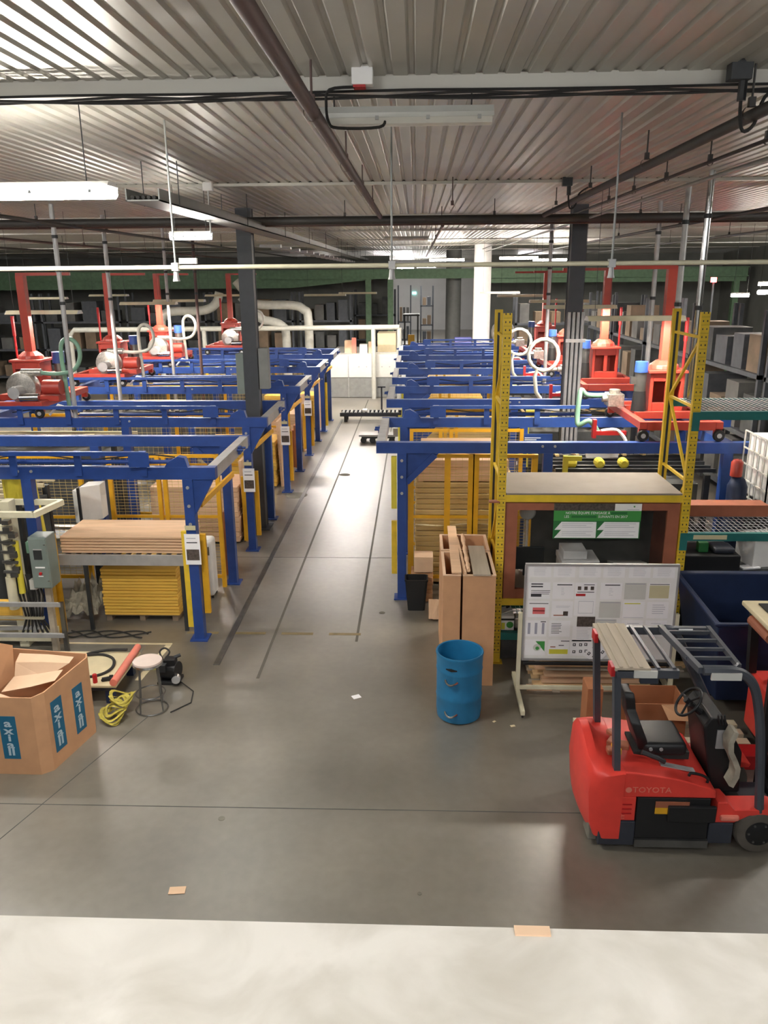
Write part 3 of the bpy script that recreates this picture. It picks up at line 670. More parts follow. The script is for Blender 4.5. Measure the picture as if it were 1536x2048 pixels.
# columns stand between frames
bx(-3.78, -3.62, 16.85, 17.05, 3.0, 3.85).build('switch_box', 'cabinet', c1, .01)
q = B(); q.box(-3.31, -3.1, 16.88, 17.1, 3.1, 3.95); q.build('switch_box', 'columngrey', c1, .01)
c2 = col_(3.22, 17.0, 'dark building column with a bundle of grey conduits')
q = B(); [q.cyl((3.1 + k * .09, 16.8, 2.0), (3.1 + k * .09, 16.8, 4.65), .035, n=8) for k in range(4)]; q.build('conduits', 'galv', c2, smooth=True)
bx(3.05, 3.45, 16.76, 16.79, 4.05, 4.12).build('clamp', 'galv', c2)
for (x, yy, rd, lb, m) in [(3.0, 38, .39, 'broad round white column beyond the last frames', 'white'), (2.05, 46, .42, 'round grey column behind the broad white one', 'columngrey'), (-12.2, 20, .33, 'round pale duct column with an elbow at its top', 'ductwhite')]:
    root = thing('round_column', lb, 'column', (x, yy, 0))
    B().lathe([(rd, 0), (rd, ZC if x > 0 else 4.2)], (x, yy, 0), 32, 'Z', True, True).build('shaft', m, root, smooth=True)
    if x < 0: B().tube([(x, yy, 4.2), (x, yy, 4.7), (x + .2, yy, 5.1), (x + .6, yy, 5.3), (x + 1.5, yy, 5.3)], .28, 16).build('elbow', 'ductwhite', root, smooth=True)
    B().lathe([(rd + .03, 1.5), (rd + .03, 1.56)], (x, yy, 0), 32, 'Z', True, True).build('band', m, root)

# ------------------------------------------------------------------ left foreground
# cream press
pr = thing('veneer_press', 'cream machine press with yellow cylinders behind the two-bar guard rail', 'press', (-6.2, 11.2, 0))
q = B(); q.box(-6.02, -5.88, 10.9, 11.1, 0, 2.3); q.box(-7.4, -7.2, 10.9, 11.1, 0, 2.55); q.box(-7.6, -6.15, 10.8, 11.18, 2.45, 2.54); q.build('frame', 'cream', pr, .008)
q = B(); q.bar((-7.2, 10.6, 2.2), (-5.37, 10.6, 2.2), .07, .08); q.bar((-5.37, 10.57, 2.2), (-5.25, 11.25, 2.2), .07, .08); q.bar((-5.25, 11.25, 2.2), (-7.2, 11.25, 2.2), .07, .08); q.build('loop_arm', 'cream', pr)
q = B(); q.cyl((-6.1, 11.5, 2.2), (-6.02, 11.4, 2.62), .12, n=14); q.bar((-5.72, 11.5, 1.3), (-5.85, 11.6, 2.5), .1, .08); q.box(-6.2, -5.98, 11.4, 11.7, 2.15, 2.52); q.build('cylinder', 'lemon', pr)
q = B(); q.cyl((-5.78, 10.75, .95), (-5.78, 10.75, 1.75), .045, n=12); q.build('cylinder', 'lemon', pr)
q = B(); q.cyl((-5.93, 10.75, .7), (-5.93, 10.75, 1.2), .07, n=12); q.cyl((-5.93, 10.75, 1.2), (-5.93, 10.75, 2.0), .05, n=12); q.build('ram', 'cream', pr, smooth=True)
q = B()
for k in range(9): q.cb((-5.83 + .05 * math.sin(k * 2.3), 10.72, 1.25 + k * .1), .1, .1, .06)
for k in range(5): q.cyl((-5.98, 10.7, 1.3 + k * .15), (-5.75, 10.68, 1.3 + k * .15), .025, n=8)
q.build('fittings', 'steel', pr)
q = B(); q.box(-5.66, -5.56, 10.8, 10.9, 1.55, 1.72); q.build('green_box', 'greenhose', pr)
q = B(); q.box(-5.58, -5.48, 10.75, 10.85, 1.42, 1.62); q.box(-5.66, -5.56, 10.75, 10.85, 1.0, 1.15); q.build('switch', 'papergrey', pr)
q = B(); q.cyl((-5.53, 10.75, 1.52), (-5.53, 10.73, 1.52), .03, n=10); q.build('stop_button', 'deepred', pr)
q = B(); q.box(-7.5, -5.5, 10.85, 11.15, .12, .24); q.box(-7.5, -5.55, 10.8, 10.85, .5, .54); q.build('bed', 'cream', pr)
q = B(); q.box(-5.62, -5.54, 11.2, 11.3, .02, 1.4); q.box(-6.4, -5.9, 10.88, 10.98, .45, .75); q.build('guide', 'panelyellow', pr)
q = B()
for k in range(7): q.tube([(-5.6 - .05 * k, 10.86, 1.2), (-5.5 - .06 * k, 10.8, .9), (-5.58 - .04 * k, 10.84, .5), (-5.4 - .1 * k, 10.9, .1)], .018, 6)
q.build('hoses', 'rubber', pr, smooth=True)
q = B(); q.bar((-5.75, 10.9, .2), (-5.55, 10.9, 1.2), .08, .08); q.bar((-6.6, 10.88, .3), (-5.6, 10.88, .34), .05, .05); q.build('brace', 'galv', pr)

cbn = thing('control_cabinet', 'grey electrical cabinet with a red button on a pole beside the brown boards', 'cabinet', (-5.4, 10.75, 0))
bx(-5.52, -5.25, 10.6, 10.9, 1.08, 1.86).build('body', 'cabinet', cbn, .012)
dr = bx(-5.51, -5.26, 10.585, 10.6, 1.1, 1.84).build('door', 'cabinet', cbn, .004)
bx(-5.45, -5.33, 10.578, 10.587, 1.53, 1.68).build('window', 'darksteel', dr); bx(-5.45, -5.32, 10.575, 10.587, 1.675, 1.69).build('window_lip', 'galv', dr)
bx(-5.45, -5.31, 10.58, 10.587, 1.4, 1.42).build('name_strip', 'paper', dr)
B().cyl((-5.38, 10.59, 1.32), (-5.38, 10.56, 1.32), .022, n=12).build('button', 'deepred', dr)
bx(-5.42, -5.35, 10.58, 10.587, 1.27, 1.285).build('name_strip', 'paper', dr)
for z_ in (1.2, 1.75): bx(-5.29, -5.26, 10.572, 10.588, z_, z_ + .01).build('latch', 'chrome', dr)
bx(-5.43, -5.35, 10.72, 10.8, 0, 1.08).build('pole', 'greywood', cbn)
bx(-5.6, -5.5, 11.35, 11.43, .02, 1.65).build('light_curtain', 'fence', LG[0])

gr = thing('guard_rail', 'grey two-bar guard rail in front of the cream press', 'guard rail', (-5.3, 10.62, 0))
for z_ in (.83, .34): B().bar((-7.6, 10.6, z_), (-5.16, 10.6, z_), .05, .06).build('rail', 'galv', gr)
q = B(); q.cb((-5.16, 10.62, .43), .06, .05, .86); q.cb((-5.16, 10.66, .005), .14, .14, .01); q.cb((-7.5, 10.62, .43), .06, .05, .86); q.build('post', 'steel', gr)

# canvas heap and cables behind the panels
q = B(); n_ = 12
q.sheet([[V((-5.75 + .6 * u / n_, 11.75 + .75 * v / n_, .06 + .42 * (v / n_) ** .7 * (.7 + .3 * math.sin(u * 2.3)) + .2 * random.random())) for u in range(n_ + 1)] for v in range(n_ + 1)], .006)
tag(q.build('canvas_heap', 'canvas'), 'crumpled grey canvas heaped beside the yellow panel stack', 'canvas')
for k in range(3):
    pts = [(-5.5 + .16 * j + .05 * math.sin(j + k), 11.35 + .12 * math.sin(j * .9 + k * 2), .015) for j in range(9)]
    o = B().tube(pts, .011, 6).build('floor_cable', 'rubber', smooth=True); tag(o, 'thin black cable on the floor before the canvas heap', 'cable', 'cables before the canvas heap')

# white appliance + white box
ac = thing('air_conditioner', 'white rounded appliance beside a rear post near the roller conveyor', 'appliance', (-3.62, 13.0, 0))
bx(-3.78, -3.5, 12.86, 13.2, .03, 1.06).build('body', 'white', ac, .06, True, 4)
bx(-3.66, -3.54, 12.85, 12.87, .8, .95).build('vent', 'tyregrey', ac)
q = B(); [q.cyl((-3.74 + .2 * i, 12.9 + .24 * j, 0), (-3.74 + .2 * i, 12.9 + .24 * j, .035), .02, n=8) for i in (0, 1) for j in (0, 1)]; q.build('foot', 'black', ac)
fl2 = q = B(); q.box(-3.7, -3.67, 12.6, 12.85, .62, .95, rot=Mx.Rotation(.6, 3, 'Y')); tag(q.build('leaning_bracket', 'chrome'), 'bright metal strip leaning before the white appliance', 'strip')
wb = thing('white_control_box', 'white control box with a dark edge behind the brown boards', 'control box', (-5.6, 12.9, 0))
B().prism([(-5.63, 12.75), (-5.36, 12.95), (-5.36, 13.2), (-5.63, 13.15)], 'Z', 1.42, 2.03).build('box', 'white', wb, .008)
B().prism([(-5.8, 12.85), (-5.67, 12.76), (-5.67, 13.15), (-5.8, 13.15)], 'Z', 1.38, 1.95).build('side_cover', 'papergrey', wb, .008)
B().prism([(-5.67, 12.72), (-5.63, 12.72), (-5.63, 13.15), (-5.67, 13.15)], 'Z', 1.36, 2.02).build('edge', 'black', wb)
bx(-5.6, -5.5, 12.95, 13.05, 0, 1.45).build('stand', 'darksteel', wb)

# gaylord box, local then rotated
gb = thing('cardboard_bin', 'open brown cardboard bin with blue labels', 'cardboard box', (-4.12, 7.72, 0), rz=-.0)
q = B(); H_ = .97
out = [(-5.35, 7.70), (-4.22, 7.69), (-4.11, 7.78), (-3.94, 8.58), (-3.98, 8.68), (-5.3, 8.85)]
inn = [(-5.34, 7.716), (-4.225, 7.706), (-4.126, 7.79), (-3.957, 8.575), (-3.99, 8.664), (-5.29, 8.834)]
v0 = [[q.bm.verts.new((x, yy, z + (.05 if (z > .5 and i >= 3) else 0) + (.02 if z > .5 and i == 2 else 0))) for i, (x, yy) in enumerate(pp)] for pp, z in ((out, 0), (out, H_), (inn, H_), (inn, .03))]
for a_, b_ in zip(v0, v0[1:]):
    for k in range(6): q.bm.faces.new((a_[k], a_[(k + 1) % 6], b_[(k + 1) % 6], b_[k]))
q.bm.faces.new(v0[3]); q.bm.faces.new(v0[0][::-1]); q.build('box_wall', 'cardboard', gb)
def blabel(a, b, z0, z1):
    a = V((a[0], a[1], 0)); b = V((b[0], b[1], 0)); d = (b - a).normalized(); nrm = d.cross(V((0, 0, 1)))
    q = B(); n0 = nrm * .0015; n1 = nrm * .004
    vs = [q.bm.verts.new(P_ + V((0, 0, z)) + nn) for nn in (n0, n1) for P_, z in ((a, z0), (b, z0), (b, z1), (a, z1))]
    for f_ in ((0, 1, 2, 3), (7, 6, 5, 4), (0, 4, 5, 1), (1, 5, 6, 2), (2, 6, 7, 3), (3, 7, 4, 0)): q.bm.faces.new([vs[i] for i in f_])
    lb = q.build('label', 'labelblue', gb)
    mid = (a + b) / 2; R = Mx(((d.x, 0, nrm.x), (d.y, 0, nrm.y), (0, 1, 0))); L = (b - a).length; h = z1 - z0
    zz = z1 - h * .17
    for ch in ('a', 'x', 'i', 'a', 'll'):
        lettering(ch, h * .24, 'labeltext', lb, R, mid + V((0, 0, zz)) + nrm * .005, sx=L / .2 * 1.6, bold=.003)
        zz -= h * (.165 if ch != 'a' else .17)
blabel((-4.62, 7.695), (-4.43, 7.693), .2, .74)
blabel((-4.095, 7.85), (-4.055, 8.04), .18, .82)
blabel((-4.015, 8.235), (-3.975, 8.42), .18, .78)
def flap(pts, m, lb):
    fp = B(); fp.sheet(pts, .006); tag(fp.build('cardboard_flap', m), lb, 'cardboard')
flap([[(-4.78, 8.62, 1.04), (-4.4, 8.58, 1.05), (-4.06, 8.5, 1.06)], [(-4.77, 8.48, .99), (-4.4, 8.44, 1.02), (-4.08, 8.4, 1.03)], [(-4.74, 8.36, .86), (-4.4, 8.36, .88), (-4.3, 8.36, .9)]], 'cardlight', 'pale folded cardboard sheet lying highest inside the cardboard bin')
flap([[(-4.68, 8.24, .93), (-4.4, 8.28, .95), (-4.13, 8.33, .98)], [(-4.72, 8.0, .86), (-4.4, 8.06, .9), (-4.14, 8.12, .95)]], 'cardlight', 'pale pointed cardboard sheet slanting across the middle of the bin')
flap([[(-5.2, 7.9, 1.0), (-4.7, 7.84, .96)], [(-5.2, 7.76, .95), (-4.34, 7.74, .9)]], 'cardlight', 'pale cardboard piece just inside the front wall of the bin')
flap([[(-5.2, 8.05, .62), (-4.95, 8.25, .7), (-4.82, 8.5, .8)], [(-5.25, 8.05, 1.32), (-4.98, 8.27, 1.38), (-4.80, 8.52, 1.2)]], 'cardboard', 'torn brown cardboard piece standing upright in the bin')
flap([[(-5.2, 8.3, .3), (-4.3, 8.5, .35)], [(-5.2, 7.8, .3), (-4.3, 7.8, .35)]], 'cardbrown', 'dark brown cardboard lying deep down in the bin')

# low lift table
lt = thing('lift_table', 'low blue lift table with a pale board top behind the cardboard bin', 'table', (-4.5, 9.8, 0))
bx(-5.5, -3.9, 9.22, 10.2, .255, .285).build('table_top', 'beige', lt, .003)
q = B(); q.box(-5.45, -3.95, 9.26, 10.16, .19, .25); q.build('frame', 'charcoal', lt)
for x_ in (-5.4, -4.02):
    for y_ in (9.32, 10.08): bx(x_ - .05, x_ + .05, y_ - .05, y_ + .05, 0, .19).build('leg', 'binblue', lt)
bx(-4.9, -3.7, 10.22, 10.3, 0, .02).build('floor_board', 'lemon', lt)
tb = B(); tb.cyl((-3.92, 9.2, .34), (-3.95, 10.25, .34), .05, n=16)
tag(tb.build('cardboard_tube', 'pinktube', smooth=True), 'salmon pink tube lying along the edge of the low table beside the stool', 'tube')
pts = [(-4.62, 9.5, .3), (-4.4, 9.42, .3), (-4.2, 9.5, .3), (-4.12, 9.7, .3), (-4.2, 9.95, .3), (-4.4, 10.08, .3), (-4.62, 10.05, .31), (-4.5, 10.12, .32), (-4.3, 10.17, .33), (-4.08, 10.18, .33)]
tag(B().tube(pts, .02, 8).build('hose_loop', 'rubber', smooth=True), 'black hose looped on top of the low table', 'hose')
q = thing('drink_can', 'small red can on the front of the low table', 'can', (-4.2, 9.3, .286)); B().lathe([(.02, .286), (.03, .29), (.03, .4), (.024, .41)], (-4.2, 9.3, 0), 16, 'Z', True, True).build('body', 'deepred', q, smooth=True)
q = B(); q.cb((-4.07, 9.36, .31), .12, .05, .045, rz=.4); q.cb((-4.02, 9.38, .315), .05, .09, .05, rz=.2); q.bar((-4.13, 9.33, .3), (-4.02, 9.45, .3), .03, .03)
tag(q.build('power_tool', 'black', bevel=.006), 'small dark tool beside the red can on the low table', 'tool')
# straps
q = B()
for k in range(9):
    cx, cy = -3.84 + .008 * k, 8.8 + .04 * k; pts = []
    for j in range(26):
        a = 2 * PI * j / 25 * 1.15 + k
        pts.append((cx + (.12 + .03 * math.sin(k)) * math.cos(a), cy + .16 * math.sin(a) * (.6 + .1 * (k % 3)), .05 + .02 * k + .045 * math.sin(a * 2 + k)))
    q.tube(pts, .022, 6, flat=.004)
tag(q.build('lashing_straps', 'strap'), 'heap of yellow webbing straps between the bin and the stool', 'straps')
# stool
st = thing('round_stool', 'round metal stool with a pale seat beside the low table', 'stool', (-3.42, 9.12, 0))
B().lathe([(.0, .665), (.18, .665), (.185, .68), (.18, .7), (.0, .705)], (-3.42, 9.15, 0), 32, 'Z').build('seat', 'stoolpad', st, smooth=True)
B().lathe([(.18, .64), (.19, .65), (.19, .678), (.18, .68)], (-3.42, 9.15, 0), 32, 'Z').build('seat_rim', 'chrome', st, smooth=True)
for k in range(4):
    a = PI / 4 + k * PI / 2 + .3
    B().tube([(-3.42 + .15 * math.cos(a), 9.15 + .15 * math.sin(a), .655), (-3.42 + .2 * math.cos(a), 9.15 + .2 * math.sin(a), .01)], .011, 8).build('leg', 'steel', st, smooth=True)
for rd, z_ in ((.185, .24), (.2, .015)):
    B().tube([(-3.42 + rd * math.cos(2 * PI * k / 32), 9.15 + rd * math.sin(2 * PI * k / 32), z_) for k in range(32)], .009, 6, closed=True).build('ring', 'steel', st, smooth=True)
# pump
pm = thing('vacuum_pump', 'black motor pump with a chrome end on the floor behind the stool', 'pump', (-3.4, 9.85, 0))
q = B(); q.cyl((-3.52, 9.95, .16), (-3.28, 9.9, .16), .13, n=18); q.cb((-3.4, 9.9, .02), .3, .26, .04); q.cb((-3.38, 9.9, .3), .16, .14, .1); q.build('housing', 'black', pm, .006)
q = B(); q.cyl((-3.28, 9.78, .12), (-3.26, 9.7, .12), .06, n=14); q.build('end_cap', 'chrome', pm, smooth=True)
q = B(); q.cb((-3.47, 9.8, .26), .12, .12, .1); q.cyl((-3.33, 9.92, .35), (-3.25, 9.96, .37), .025, n=8); q.build('fittings', 'darksteel', pm)
q = B(); q.tube([(-3.5, 9.95, .3), (-3.56, 10.02, .38), (-3.5, 10.06, .42), (-3.42, 10.02, .38), (-3.46, 9.94, .32)], .013, 6); q.tube([(-3.25, 9.85, .02), (-3.0, 9.6, .01), (-2.95, 9.3, .01), (-3.15, 9.05, .01)], .008, 6); q.build('cord', 'rubber', pm, smooth=True)

# loose scraps
for (x, yy, sx_, sy_, z_, m, lb, a) in [(-.78, 9.52, .11, .09, 0, 'paper', 'white paper scrap on the bare floor before the blue barrel', .5), (-2.17, 5.97, .15, .09, 0, 'cardlight', 'small pale brown wood scrap lying alone on the bare concrete', .1), (.3, 1.655, .09, .03, 3.8, 'cardlight', 'pale torn cardboard scrap on the edge of the white mezzanine', 0), (1.22, 8.85, .06, .04, 0, 'beige', 'small pale chip on the floor before the whiteboard foot', .3), (1.0, 8.95, .04, .03, 0, 'beige', 'tiny pale chip on the floor beside the blue barrel', .8)]:
    q = B(); q.box(x - sx_ / 2, x + sx_ / 2, yy - sy_ / 2, yy + sy_ / 2, z_ + .001, z_ + .006, rz=a); tag(q.build('scrap', m), lb, 'scrap')

# ------------------------------------------------------------------ right side: boxes, barrel, bin
def openbox(root, x0, x1, y0, y1, z0, z1, th, m, name='box_wall'):
    q = B(); o_ = [(x0, y0), (x1, y0), (x1, y1), (x0, y1)]; i_ = [(x0 + th, y0 + th), (x1 - th, y0 + th), (x1 - th, y1 - th), (x0 + th, y1 - th)]
    R = [[q.bm.verts.new((a, b_, z)) for a, b_ in pp] for pp, z in ((o_, z0), (o_, z1), (i_, z1), (i_, z0 + th))]
    for a_, b_ in zip(R, R[1:]):
        for k in range(4): q.bm.faces.new((a_[k], a_[(k + 1) % 4], b_[(k + 1) % 4], b_[k]))
    q.bm.faces.new(R[3]); q.bm.faces.new(R[0][::-1]); return q.build(name, m, root)
for (x0, x1, y0, y1, lb) in [(.37, .6, 9.87, 10.82, 'narrow tall open cardboard box beside the wide one'), (.63, 1.06, 9.87, 10.82, 'wide tall open cardboard box carrying the grey board'), (.37, 1.06, 10.88, 11.6, 'tall open cardboard box behind the front pair')]:
    r_ = thing('tall_carton', lb, 'cardboard box', ((x0 + x1) / 2, y0, 0), 'tall open cartons beside the rack')
    openbox(r_, x0, x1, y0, y1, 0, 1.6, .03, 'cardboard')
    q = B(); q.box(x0 - .005, x1 + .005, y0 - .005, y0 + .035, 1.6, 1.612); q.box(x0 - .005, x1 + .005, y1 - .035, y1 + .005, 1.6, 1.612); q.box(x0 - .005, x0 + .035, y0 + .035, y1 - .035, 1.6, 1.612); q.box(x1 - .035, x1 + .005, y0 + .035, y1 - .035, 1.6, 1.612); q.build('rim', 'cardlight', r_)
tag(B().bar((.545, 9.9, 1.635), (.56, 11.9, 1.64), .13, .025).build('wooden_plank', 'panelwood'), 'pale plank lying across the tops of the tall cartons', 'plank')
tag(B().bar((.66, 9.88, 1.63), (.62, 11.4, 1.63), .03, .03).build('wooden_stick', 'panelwood'), 'thin stick lying between the plank and the turned spindle', 'stick')
tag(B().lathe([(.025, 0), (.025, .15), (.035, .2), (.02, .3), (.035, .45), (.025, .6), (.035, .9), (.02, 1.0), (.035, 1.25), (.025, 1.5)], (.705, 9.95, 1.648), 12, 'Y', True, True).build('turned_spindle', 'panelwood', smooth=True), 'turned wooden spindle lying on the tall cartons', 'spindle')
tag(bx(.76, .99, 9.85, 11.02, 1.613, 1.63).build('grey_board', 'greywood'), 'grey wooden board lying on the wide tall carton', 'board')

br = thing('plastic_barrel', 'open blue plastic barrel standing before the tall cartons', 'barrel', (.56, 9.12, 0))
B().lathe([(.0, .0), (.25, 0), (.275, .02), (.285, .12), (.285, .3), (.292, .32), (.285, .34), (.285, .66), (.292, .68), (.285, .7), (.292, .86), (.3, .885), (.293, .905), (.275, .9), (.268, .85), (.268, .05), (0, .04)], (.56, 9.12, 0), 48).build('body', 'barrel', br, smooth=True)
for a0, z_ in ((-1.98, .755), (1.2, .8)):
    q = B()
    for k in range(-3, 4):
        a = a0 + k * .07
        q.box(.56 + .289 * math.cos(a) - .013, .56 + .289 * math.cos(a) + .013, 9.12 + .289 * math.sin(a) - .004, 9.12 + .289 * math.sin(a) + .004, z_ - .02 + .004 * abs(k), z_ + .02 - .004 * abs(k), rz=a + PI / 2)
    q.build('hand_slot', 'black' if a0 < 0 else 'greywood', br)
for z_ in (.6, .16):
    pts = []
    for k in range(9):
        a = -1.98 + (k - 4) * .07; off_ = .285 + .045 * math.sin(PI * k / 8)
        pts.append((.56 + off_ * math.cos(a), 9.12 + off_ * math.sin(a), z_ - .03 * math.sin(PI * k / 8)))
    B().tube(pts, .014, 8).build('handle', 'chrome', br, smooth=True)
wbn = thing('waste_bin', 'black plastic waste bin beside the tall cartons and a blue post', 'bin', (.02, 12.55, 0))
q = B(); R = []
for (hw, hd, z_) in ((.14, .1, 0), (.185, .14, .53), (.195, .15, .53), (.195, .15, .56), (.175, .13, .56), (.135, .095, .02)):
    R.append([q.bm.verts.new((.02 + a * hw, 12.5 + b_ * hd, z_)) for a, b_ in ((-1, -.8), (-.8, -1), (.8, -1), (1, -.8), (1, .8), (.8, 1), (-.8, 1), (-1, .8))])
for a_, b_ in zip(R, R[1:]):
    for k in range(8): q.bm.faces.new((a_[k], a_[(k + 1) % 8], b_[(k + 1) % 8], b_[k]))
q.bm.faces.new(R[-1]); q.bm.faces.new(R[0][::-1]); q.build('shell', 'black', wbn)
q = B(); q.sheet([[V((.22 + .18 * u / 4, 12.05 + .1 * v / 3 + .02 * random.random(), .01 + .3 * v / 3)) for u in range(5)] for v in range(4)], .1)
tag(q.build('paper_bag', 'cardlight'), 'crumpled pale paper bag between the waste bin and the tall cartons', 'paper bag')

# ------------------------------------------------------------------ pallet rack
rk = thing('pallet_rack', 'tall yellow pallet rack with teal shelves around the glazed booth', 'rack', (2.4, 10.6, 0))
def upright(x):
    for yy, nm in ((10.58, 1), (11.72, 0)):
        bx(x - .055, x + .055, yy - .035, yy + .035, 0, 4.92).build('upright', 'yellow', rk)
        q = B(); q.box(x - .09, x + .09, yy - .07, yy + .07, 0, .012); q.build('foot_plate', 'yellow', rk)
        q = B(); z = .2
        if nm:
            while z < 4.9:
                for dx in (-.026, .026): q.box(x + dx - .007, x + dx + .007, yy - .038, yy - .034, z, z + .022)
                q.box(x - .05, x + .05, yy - .0365, yy - .034, z - .04, z - .037)
                z += .1
        else: q.box(x - .016, x + .016, yy - .037, yy - .034, .15, 4.88)
        q.build('slot_row', 'darksteel', rk)
    q = B()
    for z in (.3, 1.5, 2.7, 3.7, 4.6): q.bar((x, 10.6, z), (x, 11.7, z), .035, .035)
    for z0, z1 in ((.3, 1.5), (1.5, 2.7), (3.7, 2.7), (3.7, 4.6)): q.bar((x, 10.62, z1), (x, 11.7, z0), .035, .035)
    q.build('bracing', 'greywood' if False else 'yellow', rk)
for x in (1.17, 3.66, 6.15): upright(x)
for z in (2.47, .95):
    for yy in (10.58, 11.72): bx(1.225, 3.605, yy - .03, yy + .03, z - .05, z + .05).build('shelf_beam', 'yellow', rk)
for x0, x1, zz in ((3.715, 6.095, (3.6, 1.93)), (1.225, 3.605, (.42,))):
    for z in zz:
        for yy in (10.58, 11.72): bx(x0, x1, yy - .03, yy + .03, z - .055, z + .055).build('shelf_beam', 'teal', rk)
        q = B(); k = 0; xx = x0 + .04
        while xx < x1: q.box(xx - .004, xx + .004, 10.6, 11.72, z + .056, z + .064); xx += .07
        yy = 10.62
        while yy < 11.72: q.box(x0, x1, yy - .004, yy + .004, z + .048, z + .056); yy += .12
        q.build('wire_deck', 'galv' if x0 > 3 else 'teal', rk)
for z in (3.5, 1.84): bx(3.62, 3.72, 10.54, 10.62, z - .1, z + .15).build('beam_bracket', 'teal', rk)
bx(3.8, 4.25, 10.543, 10.55, 1.9, 1.96).build('beam_label', 'papertan', rk)
bx(1.0, 1.14, 10.5, 10.6, 2.42, 2.44).build('bracket_tab', 'redwood', rk)
tag(bx(3.8, 5.1, 11.3, 11.6, 1.998, 2.17).build('wooden_beam', 'redwood', bevel=.005), 'brown wooden beam lying on the lower wire shelf', 'beam')
tag(bx(1.235, 3.595, 10.55, 11.76, 2.522, 2.545).build('plywood_board', 'plywood'), 'grey plywood board forming the lid on the yellow rack beams', 'board')
# booth front
bt = thing('glazed_booth', 'brown framed window panel fixed in the rack bay behind the whiteboard', 'booth', (2.4, 10.6, 1.0))
q = B(); q.box(1.24, 1.4, 10.57, 10.63, 1.0, 2.4); q.box(3.43, 3.59, 10.57, 10.63, 1.0, 2.4); q.box(1.4, 3.43, 10.57, 10.63, 2.3, 2.4); q.box(1.4, 3.43, 10.57, 10.63, 1.0, 1.14); q.build('window_frame', 'redwood', bt)
bx(1.4, 3.43, 10.595, 10.605, 1.14, 2.3).build('pane', 'glass', bt)
bx(1.24, 1.27, 10.63, 11.66, 1.0, 2.4).build('side_panel', 'redwood', bt); bx(3.56, 3.59, 10.63, 11.66, 1.0, 2.4).build('side_panel', 'redwood', bt)
bx(1.75, 3.56, 11.63, 11.66, 1.0, 2.4).build('shade_panel', 'boothgrey', bt); bx(1.24, 3.59, 10.64, 11.62, .99, 1.02).build('booth_floor', 'dim', bt)  # back and sides added to darken the view through the window
ps = thing('green_poster', 'green and white poster stuck on the booth window', 'poster', (2.45, 10.56, 1.94))
px0, px1 = 1.89, 3.07
bx(px0, px1, 10.558, 10.566, 1.9, 2.4).build('sheet', 'darkgreen', ps)
bx(px0, px1, 10.555, 10.558, 2.3, 2.4).build('photo', 'photo', ps); bx(px1 - .36, px1, 10.553, 10.555, 2.3, 2.4).build('logo_field', 'white', ps)
B().lathe([(.012, 0), (.012, .001)], (px1 - .1, 10.5525, 2.36), 12, 'Y', True, True).build('logo', 'inkgreen', ps)
bx(px1 - .19, px1 - .03, 10.552, 10.553, 2.312, 2.318).build('print', 'faintink', ps)
bx(px0, px1, 10.555, 10.558, 2.155, 2.3).build('banner', 'inkgreen', ps)
lettering("NOTRE ÉQUIPE S'ENGAGE À", .05, 'paper', ps, FRONT, (px0 + .46, 10.554, 2.266), sx=.95)
lettering("LES", .05, 'paper', ps, FRONT, (px0 + .175, 10.554, 2.214), sx=.95)
lettering("SUIVANTS EN 2017", .05, 'paper', ps, FRONT, (px0 + .8, 10.554, 2.214), sx=.95)
bx(px0 + .77, px0 + .99, 10.553, 10.555, 2.25, 2.282).build('print', 'darkgreen', ps); bx(px0 + .24, px0 + .58, 10.553, 10.555, 2.198, 2.23).build('print', 'darkgreen', ps)
for i in range(2):
    for j in range(2):
        xa = px0 + .02 + i * .58; za = 2.025 - j * .115 - .0
        B().prism([(xa, za), (xa + .09, za + .115), (xa + .565, za + .115), (xa + .565, za)], 'Y', 10.555, 10.558).build('text_field', 'paper', ps)
        q = B(); [q.box(xa + .1, xa + .1 + l_, 10.554, 10.555, za + .09 - .026 * k, za + .094 - .026 * k) for k, l_ in enumerate((.42, .33, .4))]; q.build('print', 'faintink', ps)
# things in the booth
def desk(): pass
dk_ = thing('desk', 'desk inside the glazed booth carrying the printers', 'desk', (2.4, 11.3, 0))
bx(1.3, 3.55, 10.78, 11.62, 1.06, 1.09).build('desk_top', 'greywood', dk_)
for x_ in (1.35, 3.45):
    for y_ in (10.85, 11.55): bx(x_ - .025, x_ + .025, y_ - .025, y_ + .025, 0 if False else .484, 1.06).build('leg', 'darksteel', dk_)
def printer(x0, x1, y0, y1, z0, lb, m, tall):
    r_ = thing('printer', lb, 'printer', ((x0 + x1) / 2, y0, z0))
    bx(x0, x1, y0, y1, z0, z0 + tall * .55).build('body', m, r_, .012)
    bx(x0 + .02, x1 - .02, y0 - .004, y0 + .01, z0 + .04, z0 + tall * .4).build('tray', 'darksteel', r_)
    bx(x0 - .01, x1 + .01, y0 - .01, y1, z0 + tall * .57, z0 + tall * .75).build('scanner', 'white', r_, .012)
    bx(x0 + .02, x1 - .16, y0 + .05, y1 - .05, z0 + tall * .76, z0 + tall).build('lid', 'white', r_, .012)
printer(2.1, 2.62, 10.85, 11.35, 1.092, 'white printer in the middle of the booth window', 'papergrey', .5)
r_ = thing('printer', 'second black printer with a raised grey tray in the booth', 'printer', (3.0, 11.0, 1.092))
bx(2.85, 3.3, 10.9, 11.3, 1.092, 1.3).build('body', 'black', r_, .012); q = B(); q.box(2.82, 3.3, 10.85, 11.2, 1.36, 1.4, rot=Mx.Rotation(-.25, 3, 'X')); q.build('tray', 'papergrey', r_)
r_ = thing('monitor', 'dark monitor behind the booth window under the fan', 'monitor', (1.65, 11.3, 1.092))
bx(1.42, 1.9, 11.2, 11.24, 1.2, 1.55).build('screen', 'black', r_, .01); bx(1.6, 1.72, 11.24, 11.28, 1.092, 1.35).build('stand', 'black', r_)
